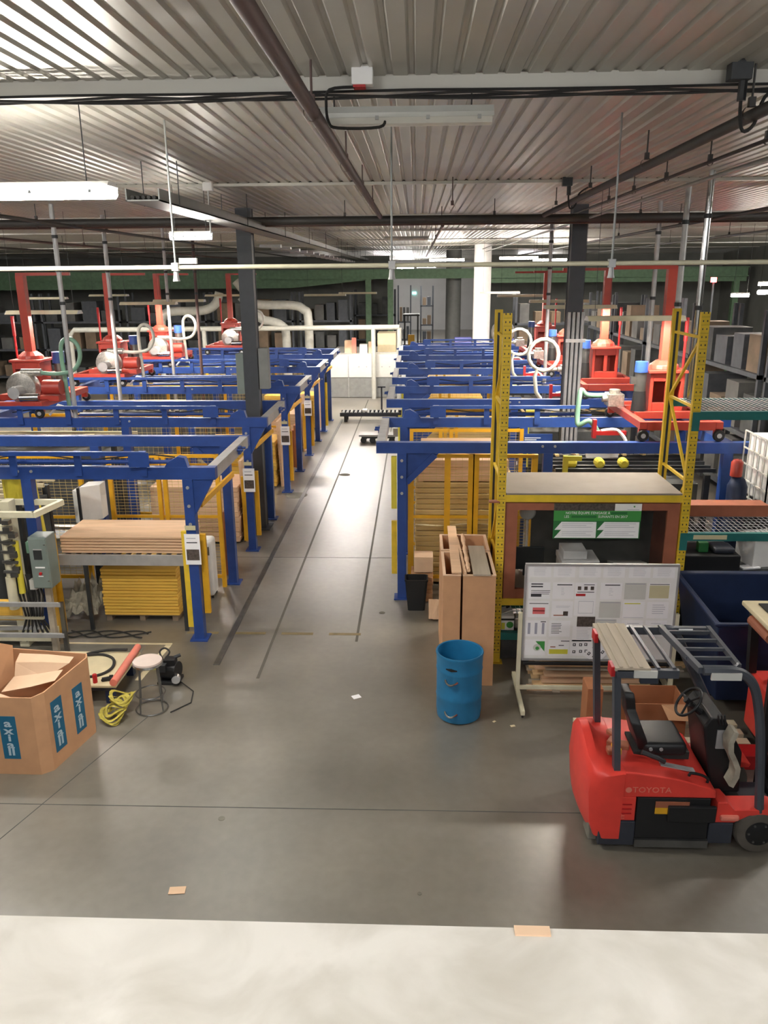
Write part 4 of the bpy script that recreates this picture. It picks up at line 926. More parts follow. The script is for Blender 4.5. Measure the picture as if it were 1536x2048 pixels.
tag(bx(1.42, 1.8, 11.3, 11.6, 1.56, 1.7).build('carton', 'beige'), 'pale carton behind the monitor in the booth', 'box') if False else None
r_ = thing('desk_fan', 'small white desk fan inside the booth', 'fan', (1.66, 11.45, 1.092))
B().cyl((1.66, 11.45, 1.092), (1.66, 11.45, 1.95), .012, n=8).build('stem', 'white', r_); B().lathe([(.1, -.02), (.12, 0), (.1, .02)], (1.66, 11.42, 2.02), 20, 'Y', True, True).build('cage', 'papergrey', r_, smooth=True); B().lathe([(.1, 1.092), (.1, 1.11)], (1.66, 11.45, 0), 16, 'Z', True, True).build('base', 'white', r_)
r_ = thing('small_carton', 'white printed carton on the teal beam beside the whiteboard', 'box', (1.3, 10.7, .485))
bx(1.235, 1.42, 10.62, 10.9, .485, .7).build('box', 'white', r_, .005); bx(1.235, 1.42, 10.61, 10.62, .64, .665).build('stripe', 'black', r_); B().lathe([(.05, 0), (.05, .004)], (1.36, 10.613, .57), 16, 'Y', True, True).build('mark', 'inkgreen', r_); bx(1.24, 1.29, 10.615, 10.62, .5, .6).build('mark', 'inkyellow', r_)
q = B(); q.sheet([[(1.24, 10.66, .72), (1.38, 10.6, .8)], [(1.25, 10.9, .72), (1.4, 10.9, .74)]], .006); q.build('flap', 'white', r_)
tag(bx(1.43, 1.7, 10.66, 10.85, .485, .66).build('plastic_bag', 'silver', bevel=.03), 'shiny plastic bag beside the white printed carton', 'bag')
tag(bx(1.25, 2.3, 10.7, 11.5, 0, .3).build('dark_crate', 'dim', bevel=.01), 'dark crate under the teal beam behind the whiteboard', 'crate')

# ------------------------------------------------------------------ whiteboard
bd = thing('whiteboard', 'whiteboard on a cream wheeled stand covered with papers', 'whiteboard', (2.37, 9.6, 0))
WX0, WX1, WZ0, WZ1, WY = 1.42, 3.31, .56, 1.85, 9.6
bx(WX0, WX1, WY, WY + .02, WZ0, WZ1).build('board', 'white', bd)
q = B(); q.box(WX0 - .02, WX1 + .02, WY - .012, WY + .03, WZ1, WZ1 + .03); q.box(WX0 - .02, WX1 + .02, WY - .012, WY + .03, WZ0 - .03, WZ0); q.box(WX0 - .025, WX0, WY - .012, WY + .03, WZ0, WZ1); q.box(WX1, WX1 + .025, WY - .012, WY + .03, WZ0, WZ1); q.build('board_frame', 'galv', bd)
bx(WX0, WX1, WY - .06, WY - .012, WZ0 - .07, WZ0 - .04).build('pen_tray', 'black', bd)
for x in (WX0 - .055, WX1 + .055):
    lg = B(); lg.box(x - .025, x + .025, WY - .01, WY + .04, .1, 1.2); lg.bar((x, 9.02 if x < 2 else 9.1, .08), (x, 10.05, .1), .05, .06); lg.build('stand_leg', 'cream', bd)
    for yy in (9.06, 10.0):
        B().cyl((x - .012, yy, .028), (x + .012, yy, .028), .028, n=14).build('caster', 'black', bd, smooth=True); 
q = B(); q.box(WX0 - .03, WX1 + .03, WY, WY + .035, .1, .15); q.build('cross_bar', 'cream', bd)
PW, PH = .27, .225
def px(u): return WX0 + u * (WX1 - WX0)
def pz(v): return WZ1 - v * (WZ1 - WZ0)
def paper(u, v, lb, style, m='paper', w_=PW, h_=PH, rot=0, yo=0):
    cx, cz = px(u), pz(v); y1 = WY - .001 - yo
    r_ = thing('paper_sheet', lb, 'paper', (cx, y1, cz), 'papers on the whiteboard'); r_.rotation_euler = (0, rot, 0)
    def rect(a, b_, c_, d_, mm, nm='print', dy=.002):
        o = bx(cx + a * w_, cx + b_ * w_, y1 - dy, y1 - .001, cz + c_ * h_, cz + d_ * h_).build(nm, mm, r_)
    rect(-.5, .5, -.5, .5, m, 'sheet', .0015)
    def lines(n, a, b_, top, st, mm, th=.012):
        q = B(); 
        for k in range(n):
            e = b_ - random.uniform(0, .15)
            q.box(cx + a * w_, cx + e * w_, y1 - .002, y1 - .001, cz + (top - k * st) * h_, cz + (top - k * st + th) * h_)
        q.build('print', mm, r_)
    if style == 'faint': lines(8, -.3, .35, .38, .1, 'faintink')
    elif style == 'bold':
        rect(-.4, .15, .36, .43, 'ink'); rect(-.4, .15, .2, .28, 'ink'); lines(3, -.4, .5, -.02, .1, 'ink', .03); rect(-.4, .1, -.38, -.22, 'ink')
    elif style == 'title': rect(-.3, .4, .33, .39, 'ink'); lines(5, -.1, .12, .15, .1, 'faintink')
    elif style == 'icons':
        rect(-.1, .4, .35, .39, 'ink'); [rect(a, a + .16, .05, .27, 'photo') for a in (-.38, -.08, .22)]; rect(-.45, 0, -.32, -.18, 'deepred'); rect(-.4, .4, -.1, -.06, 'ink')
    elif style == 'grid': lines(10, -.42, .48, .36, .08, 'papergrey', .02); rect(-.45, .45, .42, .46, 'faintink')
    elif style == 'tan': rect(-.46, .46, -.42, .36, 'papertan'); rect(-.45, .45, .4, .44, 'ink'); 
    elif style == 'red': rect(-.45, .45, .33, .37, 'ink'); rect(-.28, .3, -.3, .1, 'pinkred'); rect(-.28, .3, -.12, -.08, 'deepred')
    elif style == 'pic': rect(.05, .28, -.4, -.12, 'photo'); lines(2, -.3, .4, .2, .08, 'faintink'); rect(-.4, .1, -.4, -.34, 'redwood')
    elif style == 'blue': rect(-.3, .4, -.35, .4, 'faintink'); rect(-.29, .39, -.33, .38, 'paper', dy=.0025)
    elif style == 'yline': rect(-.45, .3, .36, .42, 'inkyellow'); rect(-.45, .48, -.48, -.46, 'faintink')
    elif style == 'text': lines(5, -.25, .35, .3, .13, 'faintink', .025)
    elif style == 'cols': [rect(a, a + .12, -.35, .35, 'faintink') for a in (-.4, -.07, .27)]; rect(.2, .45, .4, .45, 'ink')
    elif style == 'notes': lines(7, -.4, .1, .3, .1, 'ink', .03)
    elif style == 'photo': rect(-.5, .5, -.5, .5, 'photo', dy=.0025)
    elif style == 'green':
        B().prism([(cx, cz + .4 * h_), (cx + .45 * w_, cz + .4 * h_), (cx + .45 * w_, cz - .25 * h_)], 'Y', y1 - .002, y1 - .001).build('print', 'inkgreen', r_)
        B().lathe([(.05, 0), (.05, .001)], (cx + .08 * w_, y1 - .003, cz), 20, 'Y', True, True).build('print', 'papergrey', r_); B().lathe([(.025, 0), (.025, .001)], (cx + .1 * w_, y1 - .004, cz - .01), 16, 'Y', True, True).build('print', 'inkgreen', r_)
    elif style == 'yblock': rect(-.45, .45, -.4, -.1, 'inkyellow'); rect(-.4, -.15, .02, .08, 'redwood'); rect(.0, .25, .12, .17, 'ink'); rect(.1, .5, .4, .45, 'ink')
    elif style == 'signs':
        for a, b_ in ((-.3, .2), (0, .2), (.25, .22), (-.3, -.25), (.02, -.22), (.28, -.2)): rect(a - .07, a + .07, b_ - .09, b_ + .09, 'ink'); rect(a - .03, a + .02, b_ - .04, b_ + .05, 'paper', dy=.003)
    return r_
PL = [(.09, .06, 'first in the top row, faint print', 'faint'), (.25, .06, 'second in the top row, with a small dark foot line', 'faint'), (.42, .06, 'third in the top row, dense faint print', 'faint'), (.58, .06, 'fourth in the top row', 'faint'), (.75, .06, 'fifth in the top row', 'faint'), (.91, .06, 'last in the top row', 'faint'),
      (.09, .26, 'with bold black lines, second row', 'bold'), (.25, .26, 'with a black title, second row', 'title'), (.4, .26, 'with three small round pictures, second row', 'icons'), (.57, .26, 'mostly blank with a short title, second row', 'title'), (.73, .26, 'grey and gridded, second row', 'grid'), (.89, .26, 'with a tan table, second row', 'tan'),
      (.09, .46, 'with a red block, third row', 'red'), (.25, .46, 'with a small brown picture low down, third row', 'pic'), (.4, .44, 'with a thin blue frame, third row', 'blue'), (.57, .46, 'grey and gridded, third row', 'grid'), (.73, .46, 'with a yellow heading line, third row', 'yline'), (.89, .46, 'with centred text lines, third row', 'text'),
      (.08, .67, 'with three narrow columns, fourth row', 'cols'), (.24, .67, 'with dark text notes, fourth row', 'notes'), (.4, .72, 'white, just below the brown photograph', 'faint'), (.55, .65, 'grey, at the middle of the fourth row', 'grid'), (.73, .66, 'faint, behind the forklift guard, fourth row', 'text'), (.89, .66, 'faint, end of the fourth row', 'text'),
      (.08, .88, 'with a green corner and round badge, bottom row', 'green'), (.24, .88, 'with a yellow block, bottom row', 'yblock'), (.39, .88, 'with hand sign pictures, bottom row', 'signs'), (.73, .86, 'large and blank low down, behind the forklift guard', 'faint')]
for u, v, lb, stl in PL: paper(u, v, 'paper ' + lb + ' of the whiteboard', stl, 'papergrey' if stl == 'grid' else 'paper', h_=.15 if v < .1 else PH)
paper(.415, .59, 'brown photograph pinned in the middle of the whiteboard', 'photo', w_=.23, h_=.14, yo=.003)
paper(.5, .93, 'tilted white page with hand signs hanging off the whiteboard edge', 'signs', w_=.24, h_=.25, rot=.6, yo=.008)

# wood pile behind the whiteboard
o0 = None
for k in range(26):
    rw, ly = k // 4, k % 4
    L_ = random.uniform(1.3, 2.0); x0 = random.uniform(1.5, 1.75); yy = 9.78 + ly * .16; z = .03 + rw * .075
    q = B(); q.bar((x0, yy + random.uniform(-.02, .02), z + random.uniform(-.01, .01)), (x0 + L_, yy + random.uniform(-.02, .02), z + random.uniform(-.01, .01)), random.uniform(.08, .13), random.uniform(.025, .055))
    tag(q.build('lumber_offcut', random.choice(['offcut', 'offcut', 'panelwood', 'greywood'])), 'rough lumber offcut in the pile under the whiteboard', 'offcut', 'lumber offcuts under the whiteboard')
for x in (1.9, 3.0): tag(bx(x - .05, x + .05, 9.7, 10.4, 0, .018).build('pile_bearer', 'greywood'), 'flat bearer under the %s end of the lumber pile' % ('barrel' if x < 2 else 'tilt truck'), 'bearer')
cc = thing('cream_trolley', 'low cream wooden trolley behind the forklift', 'trolley', (2.7, 9.0, 0))
q = B(); [q.box(1.95, 3.9, y_, y_ + .12, .1, .15) for y_ in (8.3, 8.5, 8.7)]; q.build('deck', 'cream', cc)
q = B(); [q.box(x_, x_ + .08, 8.3, 8.82, 0.0, .1) for x_ in (2.0, 2.9, 3.75)]; q.build('bearer', 'cream', cc)
r_ = thing('open_carton', 'open brown carton standing behind the forklift seat', 'cardboard box', (2.95, 8.6, .152)); openbox(r_, 2.5, 3.15, 8.35, 8.8, .152, .62, .012, 'cardbrown')
q = B(); q.sheet([[(2.85, 8.35, .615), (3.15, 8.35, .62)], [(2.9, 8.2, .5), (3.16, 8.22, .48)]], .006); q.build('flap', 'cardboard', r_)
tag(bx(2.02, 2.2, 8.45, 8.75, .152, .75).build('narrow_carton', 'cardbrown', bevel=.004), 'narrow upright brown carton behind the rear post of the forklift', 'cardboard box')
tag(bx(3.2, 4.0, 8.0, 8.25, .0, .18).build('red_tray', 'deepred', bevel=.01), 'low red steel tray between forklift and trolley', 'tray')

# ------------------------------------------------------------------ forklift
fk = thing('forklift', 'red three-wheel electric forklift with dark overhead guard and wooden roof plate', 'forklift', (2.4, 7.1, 0))
YN, YFk = 6.62, 7.66
def cw(yy, top, low):
    return [V((1.70, yy, .14)), V((1.645, yy, .30)), V((1.62, yy, .62)), V((1.64, yy, top - .06)), V((1.67, yy, top - .01)), V((1.75, yy, top)), V((1.84, yy, max(low, top - .12))), V((1.995, yy, low)), V((1.98, yy, .14))]
rings = []
for yy, top, low, dx in ((YN, .84, .86, .13), (YN + .05, .88, .87, .05), (YN + .2, .95, .87, .01), (YN + .38, 1.07, .88, -.01), (YN + .52, 1.12, .9, -.02), (YN + .66, 1.07, .88, -.01), (YN + .84, .95, .87, .01), (YFk - .05, .88, .87, .05), (YFk, .84, .86, .13)):
    rg = cw(yy, top, low); rings.append([V((v.x + (dx if v.x < 1.9 else 0), v.y, v.z)) for v in rg])
B().loft(rings).build('counterweight', 'truckred', fk, smooth=True)
q = B(); q.prism([(1.99, .6), (1.99, .87), (2.1, .86), (2.5, .8), (2.8, .71), (2.86, .68), (2.87, .6)], 'Y', YN + .02, YFk - .02); q.build('hood', 'truckred', fk, .012)
q = B(); q.box(1.82, 2.12, YN + .015, YFk - .015, .34, .6); q.build('side_panel', 'truckred', fk, .008)
q = B(); [q.box(1.9, 2.08, YN + .003, YN + .016, .52 - .05 * k, .528 - .05 * k) for k in range(3)]; q.build('louvre', 'deepred', fk)
lettering('E', .09, 'pinktube', fk, FRONT, (2.0, YN + .012, .39), 'badge')
q = B(); q.box(2.13, 2.82, YN + .01, YFk - .01, .15, .6); q.build('battery_cover', 'black', fk, .006)
q = B(); q.box(2.42, 2.87, YN - .03, YN + .01, .36, .53); q.build('cover_flap', 'black', fk, .008)
bx(2.3, 2.48, YN + .002, YN + .01, .43, .56).build('warning_label', 'fence', fk); bx(2.3, 2.62, YN + .001, YN + .009, .5, .565).build('warning_label', 'redwood', fk)
q = B(); q.box(1.78, 2.13, YN + .01, YFk - .01, .06, .33); q.box(2.83, 3.06, YN + .01, YFk - .01, .1, .33); q.build('chassis', 'charcoal', fk, .01)
bx(2.13, 2.83, YN - .01, YN + .03, .06, .14).build('step_bar', 'steel', fk)
bx(1.70, 1.8, YN + .08, YN + .3, .06, .34).build('rear_bumper', 'tyregrey', fk, .015)
lettering('TOYOTA', .085, 'pinktube', fk, FRONT, (2.26, YN + .018, .68), 'lettering', sx=1.05)
B().lathe([(.03, 0), (.03, .002)], (2.04, YN + .016, .68), 16, 'Y', True, True).build('badge', 'pinktube', fk)
q = B(); q.tube([(2.62, YN + .1, .79), (2.64, YN + .1, .82), (2.74, YN + .1, .8), (2.8, YN + .1, .76), (2.8, YN + .1, .72)], .014, 8); q.build('hood_handle', 'black', fk, smooth=True)
q = B(); q.box(2.38, 2.72, YN + .2, YN + .27, .79, .8, rot=Mx.Rotation(.2, 3, 'Y')); q.build('hood_tape', 'galv', fk)
# seat
q = B(); q.box(2.24, 2.66, 6.92, 7.4, .86, 1.0); q.build('seat_cushion', 'black', fk, .05, True, 4)
sb = B(); sb.loft([[V((x + .0, 7.16 + a * w_ , z)) for a, x in ((-1, x0), (-.6, x0 - .02), (.6, x0 - .02), (1, x0), (.9, x0 - .1), (-.9, x0 - .1))] for z, x0, w_ in ((.9, 2.3, .2), (1.05, 2.26, .24), (1.2, 2.2, .22), (1.27, 2.18, .15), (1.3, 2.17, .11), (1.42, 2.15, .13), (1.48, 2.14, .1))])
sb.build('seat_back', 'black', fk, .02, True)
q = B(); q.box(2.16, 2.7, 6.98, 7.34, .8, .88); q.build('seat_base', 'rubber', fk)
q = B(); q.tube([(2.2, 6.86, .95), (2.35, 6.84, .9), (2.42, 6.84, .86)], .025, 8); q.build('seat_belt', 'darksteel', fk)
q = B(); [q.cyl((2.3 + .1 * k, 6.915, .95), (2.3 + .1 * k, 6.905, .95), .018, n=10) for k in range(2)]; q.build('seat_badge', 'galv', fk)
q = B(); [q.cb((1.93 + .03 * k, 6.9 + .12 * (k % 3), .94 + .02 * k), .12, .1, .06, rz=k) for k in range(4)]; q.build('gloves', 'redwood', fk, .015)
bx(1.92, 2.0, 6.82, 6.95, .93, 1.0).build('yellow_cloth', 'fence', fk, .015)
# overhead guard
GZ = 1.93
q = B(); q.bar((1.93, YN + .09, .8), (1.85, YN + .09, GZ), .06, .09); q.build('guard_post', 'guardgrey', fk)
q = B(); q.bar((1.93, YFk - .09, .8), (1.85, YFk - .09, GZ), .06, .09); q.build('guard_post', 'guardgrey', fk)
pts = [(2.62, 6.67, GZ), (2.85, 6.67, GZ), (2.98, 6.67, 1.9), (3.09, 6.67, 1.78), (3.16, 6.67, 1.55), (3.22, 6.67, 1.2), (3.3, 6.67, .45)]
q = B(); q.tube(pts, .045, 8); q.build('guard_post', 'guardgrey', fk, smooth=True)
pts = [(2.55, 7.6, GZ - .02), (2.66, 7.6, 1.86), (2.85, 7.6, 1.5), (3.05, 7.55, 1.1), (3.3, 7.5, .5)]
q = B(); q.tube(pts, .05, 8); q.build('guard_post', 'guardgrey', fk, smooth=True)
q = B(); q.box(1.82, 2.14, YN + .02, YFk - .04, GZ, GZ + .03); [q.box(1.86 + .09 * k, 1.89 + .09 * k, YN + .03, YFk - .05, GZ + .03, GZ + .04) for k in range(3)]; q.build('roof_plate', 'greywood', fk)
for yy in (6.78, 7.48): bx(1.79, 1.83, yy - .12, yy + .02, GZ - .07, GZ + .03).build('rear_lamp', 'deepred', fk, .006)
q = B(); q.box(1.84, 2.4, YN + .02, YN + .07, GZ - .07, GZ + .01); q.box(1.84, 2.98, YFk - .09, YFk - .04, GZ - .07, GZ + .01)
for x_ in (2.22, 2.36): q.bar((x_, YN + .05, GZ + .01), (x_ - .02, YFk - .06, GZ + .01), .03, .03)
q.bar((2.6, YN + .05, GZ), (2.5, YFk - .06, GZ), .05, .06); q.bar((2.98, YN + .15, GZ - .01), (2.98, YFk - .06, GZ), .04, .05)
q.tube([(2.62, YN + .12, GZ), (2.93, YN + .12, GZ), (2.98, YN + .18, GZ)], .02, 8)
for k in range(4): q.bar((2.54, YN + .3 + .19 * k, GZ), (2.98, YN + .3 + .19 * k, GZ), .025, .03)
q.build('guard_frame', 'guardgrey', fk)
for x0_, x1_, z_ in ((1.99, 2.2, GZ - .06), (2.68, 2.95, GZ - .07)): bx(x0_, x1_, YN + (.005 if x0_ < 2.3 else -.005), YN + .02, z_, z_ + .07).build('plate_label', 'papergrey', fk)
bx(2.06, 2.22, YN + .03, YN + .08, GZ - .13, GZ - .07).build('lamp', 'charcoal', fk)
bx(2.68, 2.82, YFk - .095, YFk - .088, GZ - .05, GZ).build('plate_label', 'paper', fk)
# dash, steering
q = B(); q.prism([(2.93, .45), (2.8, 1.18), (2.86, 1.28), (3.0, 1.26), (3.2, .9), (3.22, .45)], 'Y', 6.95, 7.5); q.build('dashboard', 'black', fk, .02)
q = B(); q.cyl((2.86, 7.15, 1.2), (2.72, 7.15, 1.32), .035, n=10); q.build('steering_column', 'black', fk)
cx_, cz_ = 2.7, 1.34; ax = V((-.14, 0, .12)).normalized(); e1 = V((0, 1, 0)); e2 = ax.cross(e1)
q = B(); q.tube([V((cx_, 7.15, cz_)) + e1 * (.16 * math.cos(2 * PI * k / 28)) + e2 * (.16 * math.sin(2 * PI * k / 28)) for k in range(28)], .014, 8, closed=True)
for a in (0, 2.1, 4.2): q.cyl(V((cx_, 7.15, cz_)), V((cx_, 7.15, cz_)) + e1 * (.155 * math.cos(a)) + e2 * (.155 * math.sin(a)), .012, n=6)
q.cyl((cx_, 7.15, cz_), V((cx_, 7.15, cz_)) + ax * .04, .03, n=10); q.build('steering_wheel', 'black', fk, smooth=True)
q = B(); [q.cyl((2.95 + .03 * k, 6.96 + .0, 1.2), (2.9 + .03 * k, 6.9, 1.34), .01, n=6) for k in range(3)]; q.build('lever', 'darksteel', fk)
bx(2.93, 3.02, 6.938, 6.95, .95, 1.15).build('display', 'galv', fk)
q = B(); q.box(2.88, 3.25, YN + .06, YFk - .04, .34, .37); q.build('floor_plate', 'rubber', fk)
q = B(); q.prism([(2.88, .34), (2.89, .56), (2.98, .56), (3.05, .48), (3.42, .49), (3.52, .46), (3.5, .42), (3.2, .42), (3.06, .34)], 'Y', YN + .01, YN + .24); q.build('fender', 'truckred', fk, .008)
q = B(); q.prism([(2.88, .34), (2.89, .56), (2.98, .56), (3.05, .48), (3.42, .49), (3.52, .46), (3.5, .42), (3.2, .42), (3.06, .34)], 'Y', YFk - .24, YFk - .01); q.build('fender', 'truckred', fk, .008)
q = B(); q.box(2.92, 3.1, YN - .02, YN + .06, .37, .43); q.build('rag', 'pinktube', fk, .02)
q = B(); q.sheet([[V((3.08 + .06 * math.sin(v), 6.78 + .05 * u + .02 * math.sin(u * 2 + v), .62 + .1 * v)) for u in range(4)] for v in range(7)], .05); q.build('cloth_bag', 'canvas', fk, smooth=True)
for (wx, wy, rd, hw) in ((3.31, YN + .1, .225, .095), (3.31, YFk - .1, .225, .095), (1.93, 7.14, .17, .1)):
    wz = rd + .001
    wo = B().lathe([(rd * .6, -hw), (rd * .93, -hw), (rd, -hw * .75), (rd, hw * .75), (rd * .93, hw), (rd * .6, hw)], (wx, wy, wz), 40, 'Y', True, True).build('wheel', 'tyre', fk, smooth=True)
    B().lathe([(.02, -hw - .012), (rd * .35, -hw - .012), (rd * .4, -hw - .004), (rd * .58, -hw - .004)], (wx, wy, wz), 24, 'Y', True).build('rim', 'black', wo, smooth=True)
    q = B(); [q.cyl((wx + rd * .45 * math.cos(a * PI / 3), wy - hw - .003, wz + rd * .45 * math.sin(a * PI / 3)), (wx + rd * .45 * math.cos(a * PI / 3), wy - hw - .014, wz + rd * .45 * math.sin(a * PI / 3)), .012, n=6) for a in range(6)]; q.build('wheel_nut', 'steel', wo)
q = B(); [q.box(3.56, 3.64, y_, y_ + .06, .08, 2.05) for y_ in (6.85, 7.35)]; q.box(3.57, 3.63, 6.91, 7.35, .3, .4); q.box(3.57, 3.63, 6.91, 7.35, 1.9, 2.0); q.build('mast', 'black', fk)
q = B(); [q.box(3.66, 4.7, y_, y_ + .1, .06, .1) for y_ in (6.85, 7.3)]; [q.box(3.66, 3.7, y_, y_ + .1, .06, .6) for y_ in (6.85, 7.3)]; q.build('fork', 'darksteel', fk)
q = B(); q.cyl((3.3, YN + .2, .225), (3.3, YFk - .2, .225), .06, n=10); q.box(3.2, 3.56, 6.95, 7.3, .2, .33); q.build('drive_axle', 'charcoal', fk)

# ------------------------------------------------------------------ right edge clutter
tt = thing('tilt_truck', 'dark blue plastic tilt truck behind the forklift guard', 'tilt truck', (4.1, 9.5, 0))
q = B(); o_ = [(3.62, 9.0), (5.0, 9.0), (5.0, 10.3), (3.55, 10.3)]
R = [[q.bm.verts.new(p_) for p_ in rg] for rg in (
    [(3.8, 9.2, .2), (4.9, 9.2, .2), (4.9, 10.2, .2), (3.75, 10.2, .2)],
    [(3.65, 9.0, 1.3), (5.05, 9.0, 1.3), (5.05, 10.3, 1.46), (3.55, 10.3, 1.46)],
    [(3.6, 8.96, 1.32), (5.1, 8.96, 1.32), (5.1, 10.36, 1.48), (3.5, 10.36, 1.48)],
    [(3.6, 8.96, 1.36), (5.1, 8.96, 1.36), (5.1, 10.36, 1.52), (3.5, 10.36, 1.52)],
    [(3.68, 9.04, 1.35), (5.02, 9.04, 1.35), (5.02, 10.27, 1.51), (3.58, 10.27, 1.51)],
    [(3.83, 9.24, .24), (4.87, 9.24, .24), (4.87, 10.16, .24), (3.79, 10.16, .24)])]
for a_, b_ in zip(R, R[1:]):
    for k in range(4): q.bm.faces.new((a_[k], a_[(k + 1) % 4], b_[(k + 1) % 4], b_[k]))
q.bm.faces.new(R[-1]); q.bm.faces.new(R[0][::-1]); q.build('tub', 'binblue', tt, .015)
for x_ in (3.95, 4.75): B().lathe([(.1, -.03), (.1, .03)], (x_, 9.7, .1), 20, 'Y', True, True).build('wheel', 'black', tt)
bx(3.85, 4.85, 9.5, 9.9, .1, .2).build('chassis', 'darksteel', tt)
bx(3.98, 4.1, 9.035, 9.05, 1.14, 1.2).build('yellow_label', 'inkyellow', tt)
bx(4.0, 4.08, 9.031, 9.035, 1.16, 1.175).build('print', 'ink', tt)
tag(bx(3.78, 4.55, 10.72, 11.5, 0, 1.6).build('black_cabinet', 'black', bevel=.015), 'tall black cabinet under the lower wire shelf', 'cabinet')
tag(bx(4.62, 5.6, 10.9, 11.5, 0, 1.35).build('dark_bench', 'dim', bevel=.01), 'dark bench beside the tall black cabinet', 'bench')
tag(bx(4.75, 5.25, 10.95, 11.4, 1.352, 1.78, rz=.2).build('white_carton', 'white', bevel=.01), 'white carton on the dark bench under the lower wire shelf', 'box')
tag(bx(5.3, 5.7, 11.0, 11.45, 1.352, 1.85).build('white_carton', 'papergrey', bevel=.01), 'taller pale carton standing upright on the dark bench', 'box')
tag(bx(4.63, 4.9, 10.86, 11.0, 1.352, 1.37, rz=.2).build('paper_stack', 'paper'), 'white papers on the front of the dark bench', 'paper')
q = B(); q.sheet([[V((4.62 + .22 * u, 10.6 + .1 * v, 1.5 + .03 * math.sin(u * 3))) for u in range(3)] for v in range(2)], .01)
tag(bx(4.0, 4.14, 10.85, 10.98, 1.601, 1.75).build('green_cup', 'darkgreen', bevel=.02), 'small green cup on the black cabinet', 'cup')
tag(bx(4.2, 4.5, 10.8, 11.1, 1.601, 1.68).build('blue_cloth', 'charcoal', bevel=.03), 'dark bluish cloth lying on the black cabinet', 'cloth')
# second forklift
f2 = thing('second_forklift', 'second forklift with a tan guard top and dark mat', 'forklift', (4.3, 8.3, 0))
q = B(); q.box(3.78, 5.2, 7.85, 8.75, 1.7, 1.76); q.build('guard_top', 'beige', f2, .02)
q = B(); q.box(3.92, 5.1, 7.95, 8.62, 1.761, 1.775); q.build('guard_mat', 'black', f2)
q = B(); [q.bar((3.95, y_, .9), (3.9, y_, 1.7), .09, .09) for y_ in (7.95, 8.65)]; q.bar((4.9, 8.65, .6), (5.1, 8.65, 1.7), .07, .07); q.bar((4.9, 7.95, .6), (5.1, 7.95, 1.7), .07, .07); q.build('guard_post', 'black', f2)
q = B(); q.box(3.95, 5.3, 7.9, 8.7, .2, .9); q.build('body', 'truckred', f2, .04)
q = B(); q.cyl((3.82, 8.0, 1.62), (3.82, 8.5, 1.62), .06, n=12); q.build('rear_lamp', 'redwood', f2)
for x_, y_ in ((4.2, 8.0), (4.2, 8.6), (5.0, 8.0), (5.0, 8.6)): B().lathe([(.05, -.07), (.2, -.07), (.2, .07), (.05, .07)], (x_, y_, .2), 24, 'Y', True, True).build('wheel', 'tyre', f2, smooth=True)
bx(4.1, 4.5, 8.1, 8.5, .9, 1.2).build('seat', 'charcoal', f2, .04)
# caged tank
ib = thing('caged_tank', 'white plastic tank in a wire cage behind the rack', 'tank', (5.9, 12.4, 0))
bx(5.35, 6.4, 11.95, 12.85, 1.95, 2.95).build('tank', 'white', ib, .05, True, 3)
q = B()
for z_ in (1.95, 2.2, 2.45, 2.7, 2.97): q.bar((5.3, 11.9, z_), (6.45, 11.9, z_), .02, .02); q.bar((5.3, 11.9, z_), (5.3, 12.9, z_), .02, .02)
for k in range(6): q.bar((5.3 + k * .23, 11.9, 1.9), (5.3 + k * .23, 11.9, 2.97), .02, .02); q.bar((5.3, 11.9 + k * .2, 1.9), (5.3, 11.9 + k * .2, 2.97), .02, .02)
q.build('cage', 'papergrey', ib)
q = B(); q.box(5.3, 6.45, 11.9, 12.9, 1.82, 1.9); [q.box(x_, x_ + .1, 11.9, 12.9, 0, 1.82) for x_ in (5.3, 6.35)]; q.build('stand', 'black', ib)

cy_ = thing('blue_cylinder', 'upright blue cylinder with a red cap before the caged tank', 'cylinder', (5.02, 12.3, 0))
B().lathe([(.15, 0), (.15, 2.2), (.1, 2.32), (.05, 2.36)], (5.02, 12.3, 0), 24, 'Z', True, True).build('body', 'binblue', cy_, smooth=True); B().lathe([(.09, 2.36), (.09, 2.58), (.06, 2.62)], (4.98, 12.3, 0), 16, 'Z', True, True).build('cap', 'red', cy_, smooth=True)
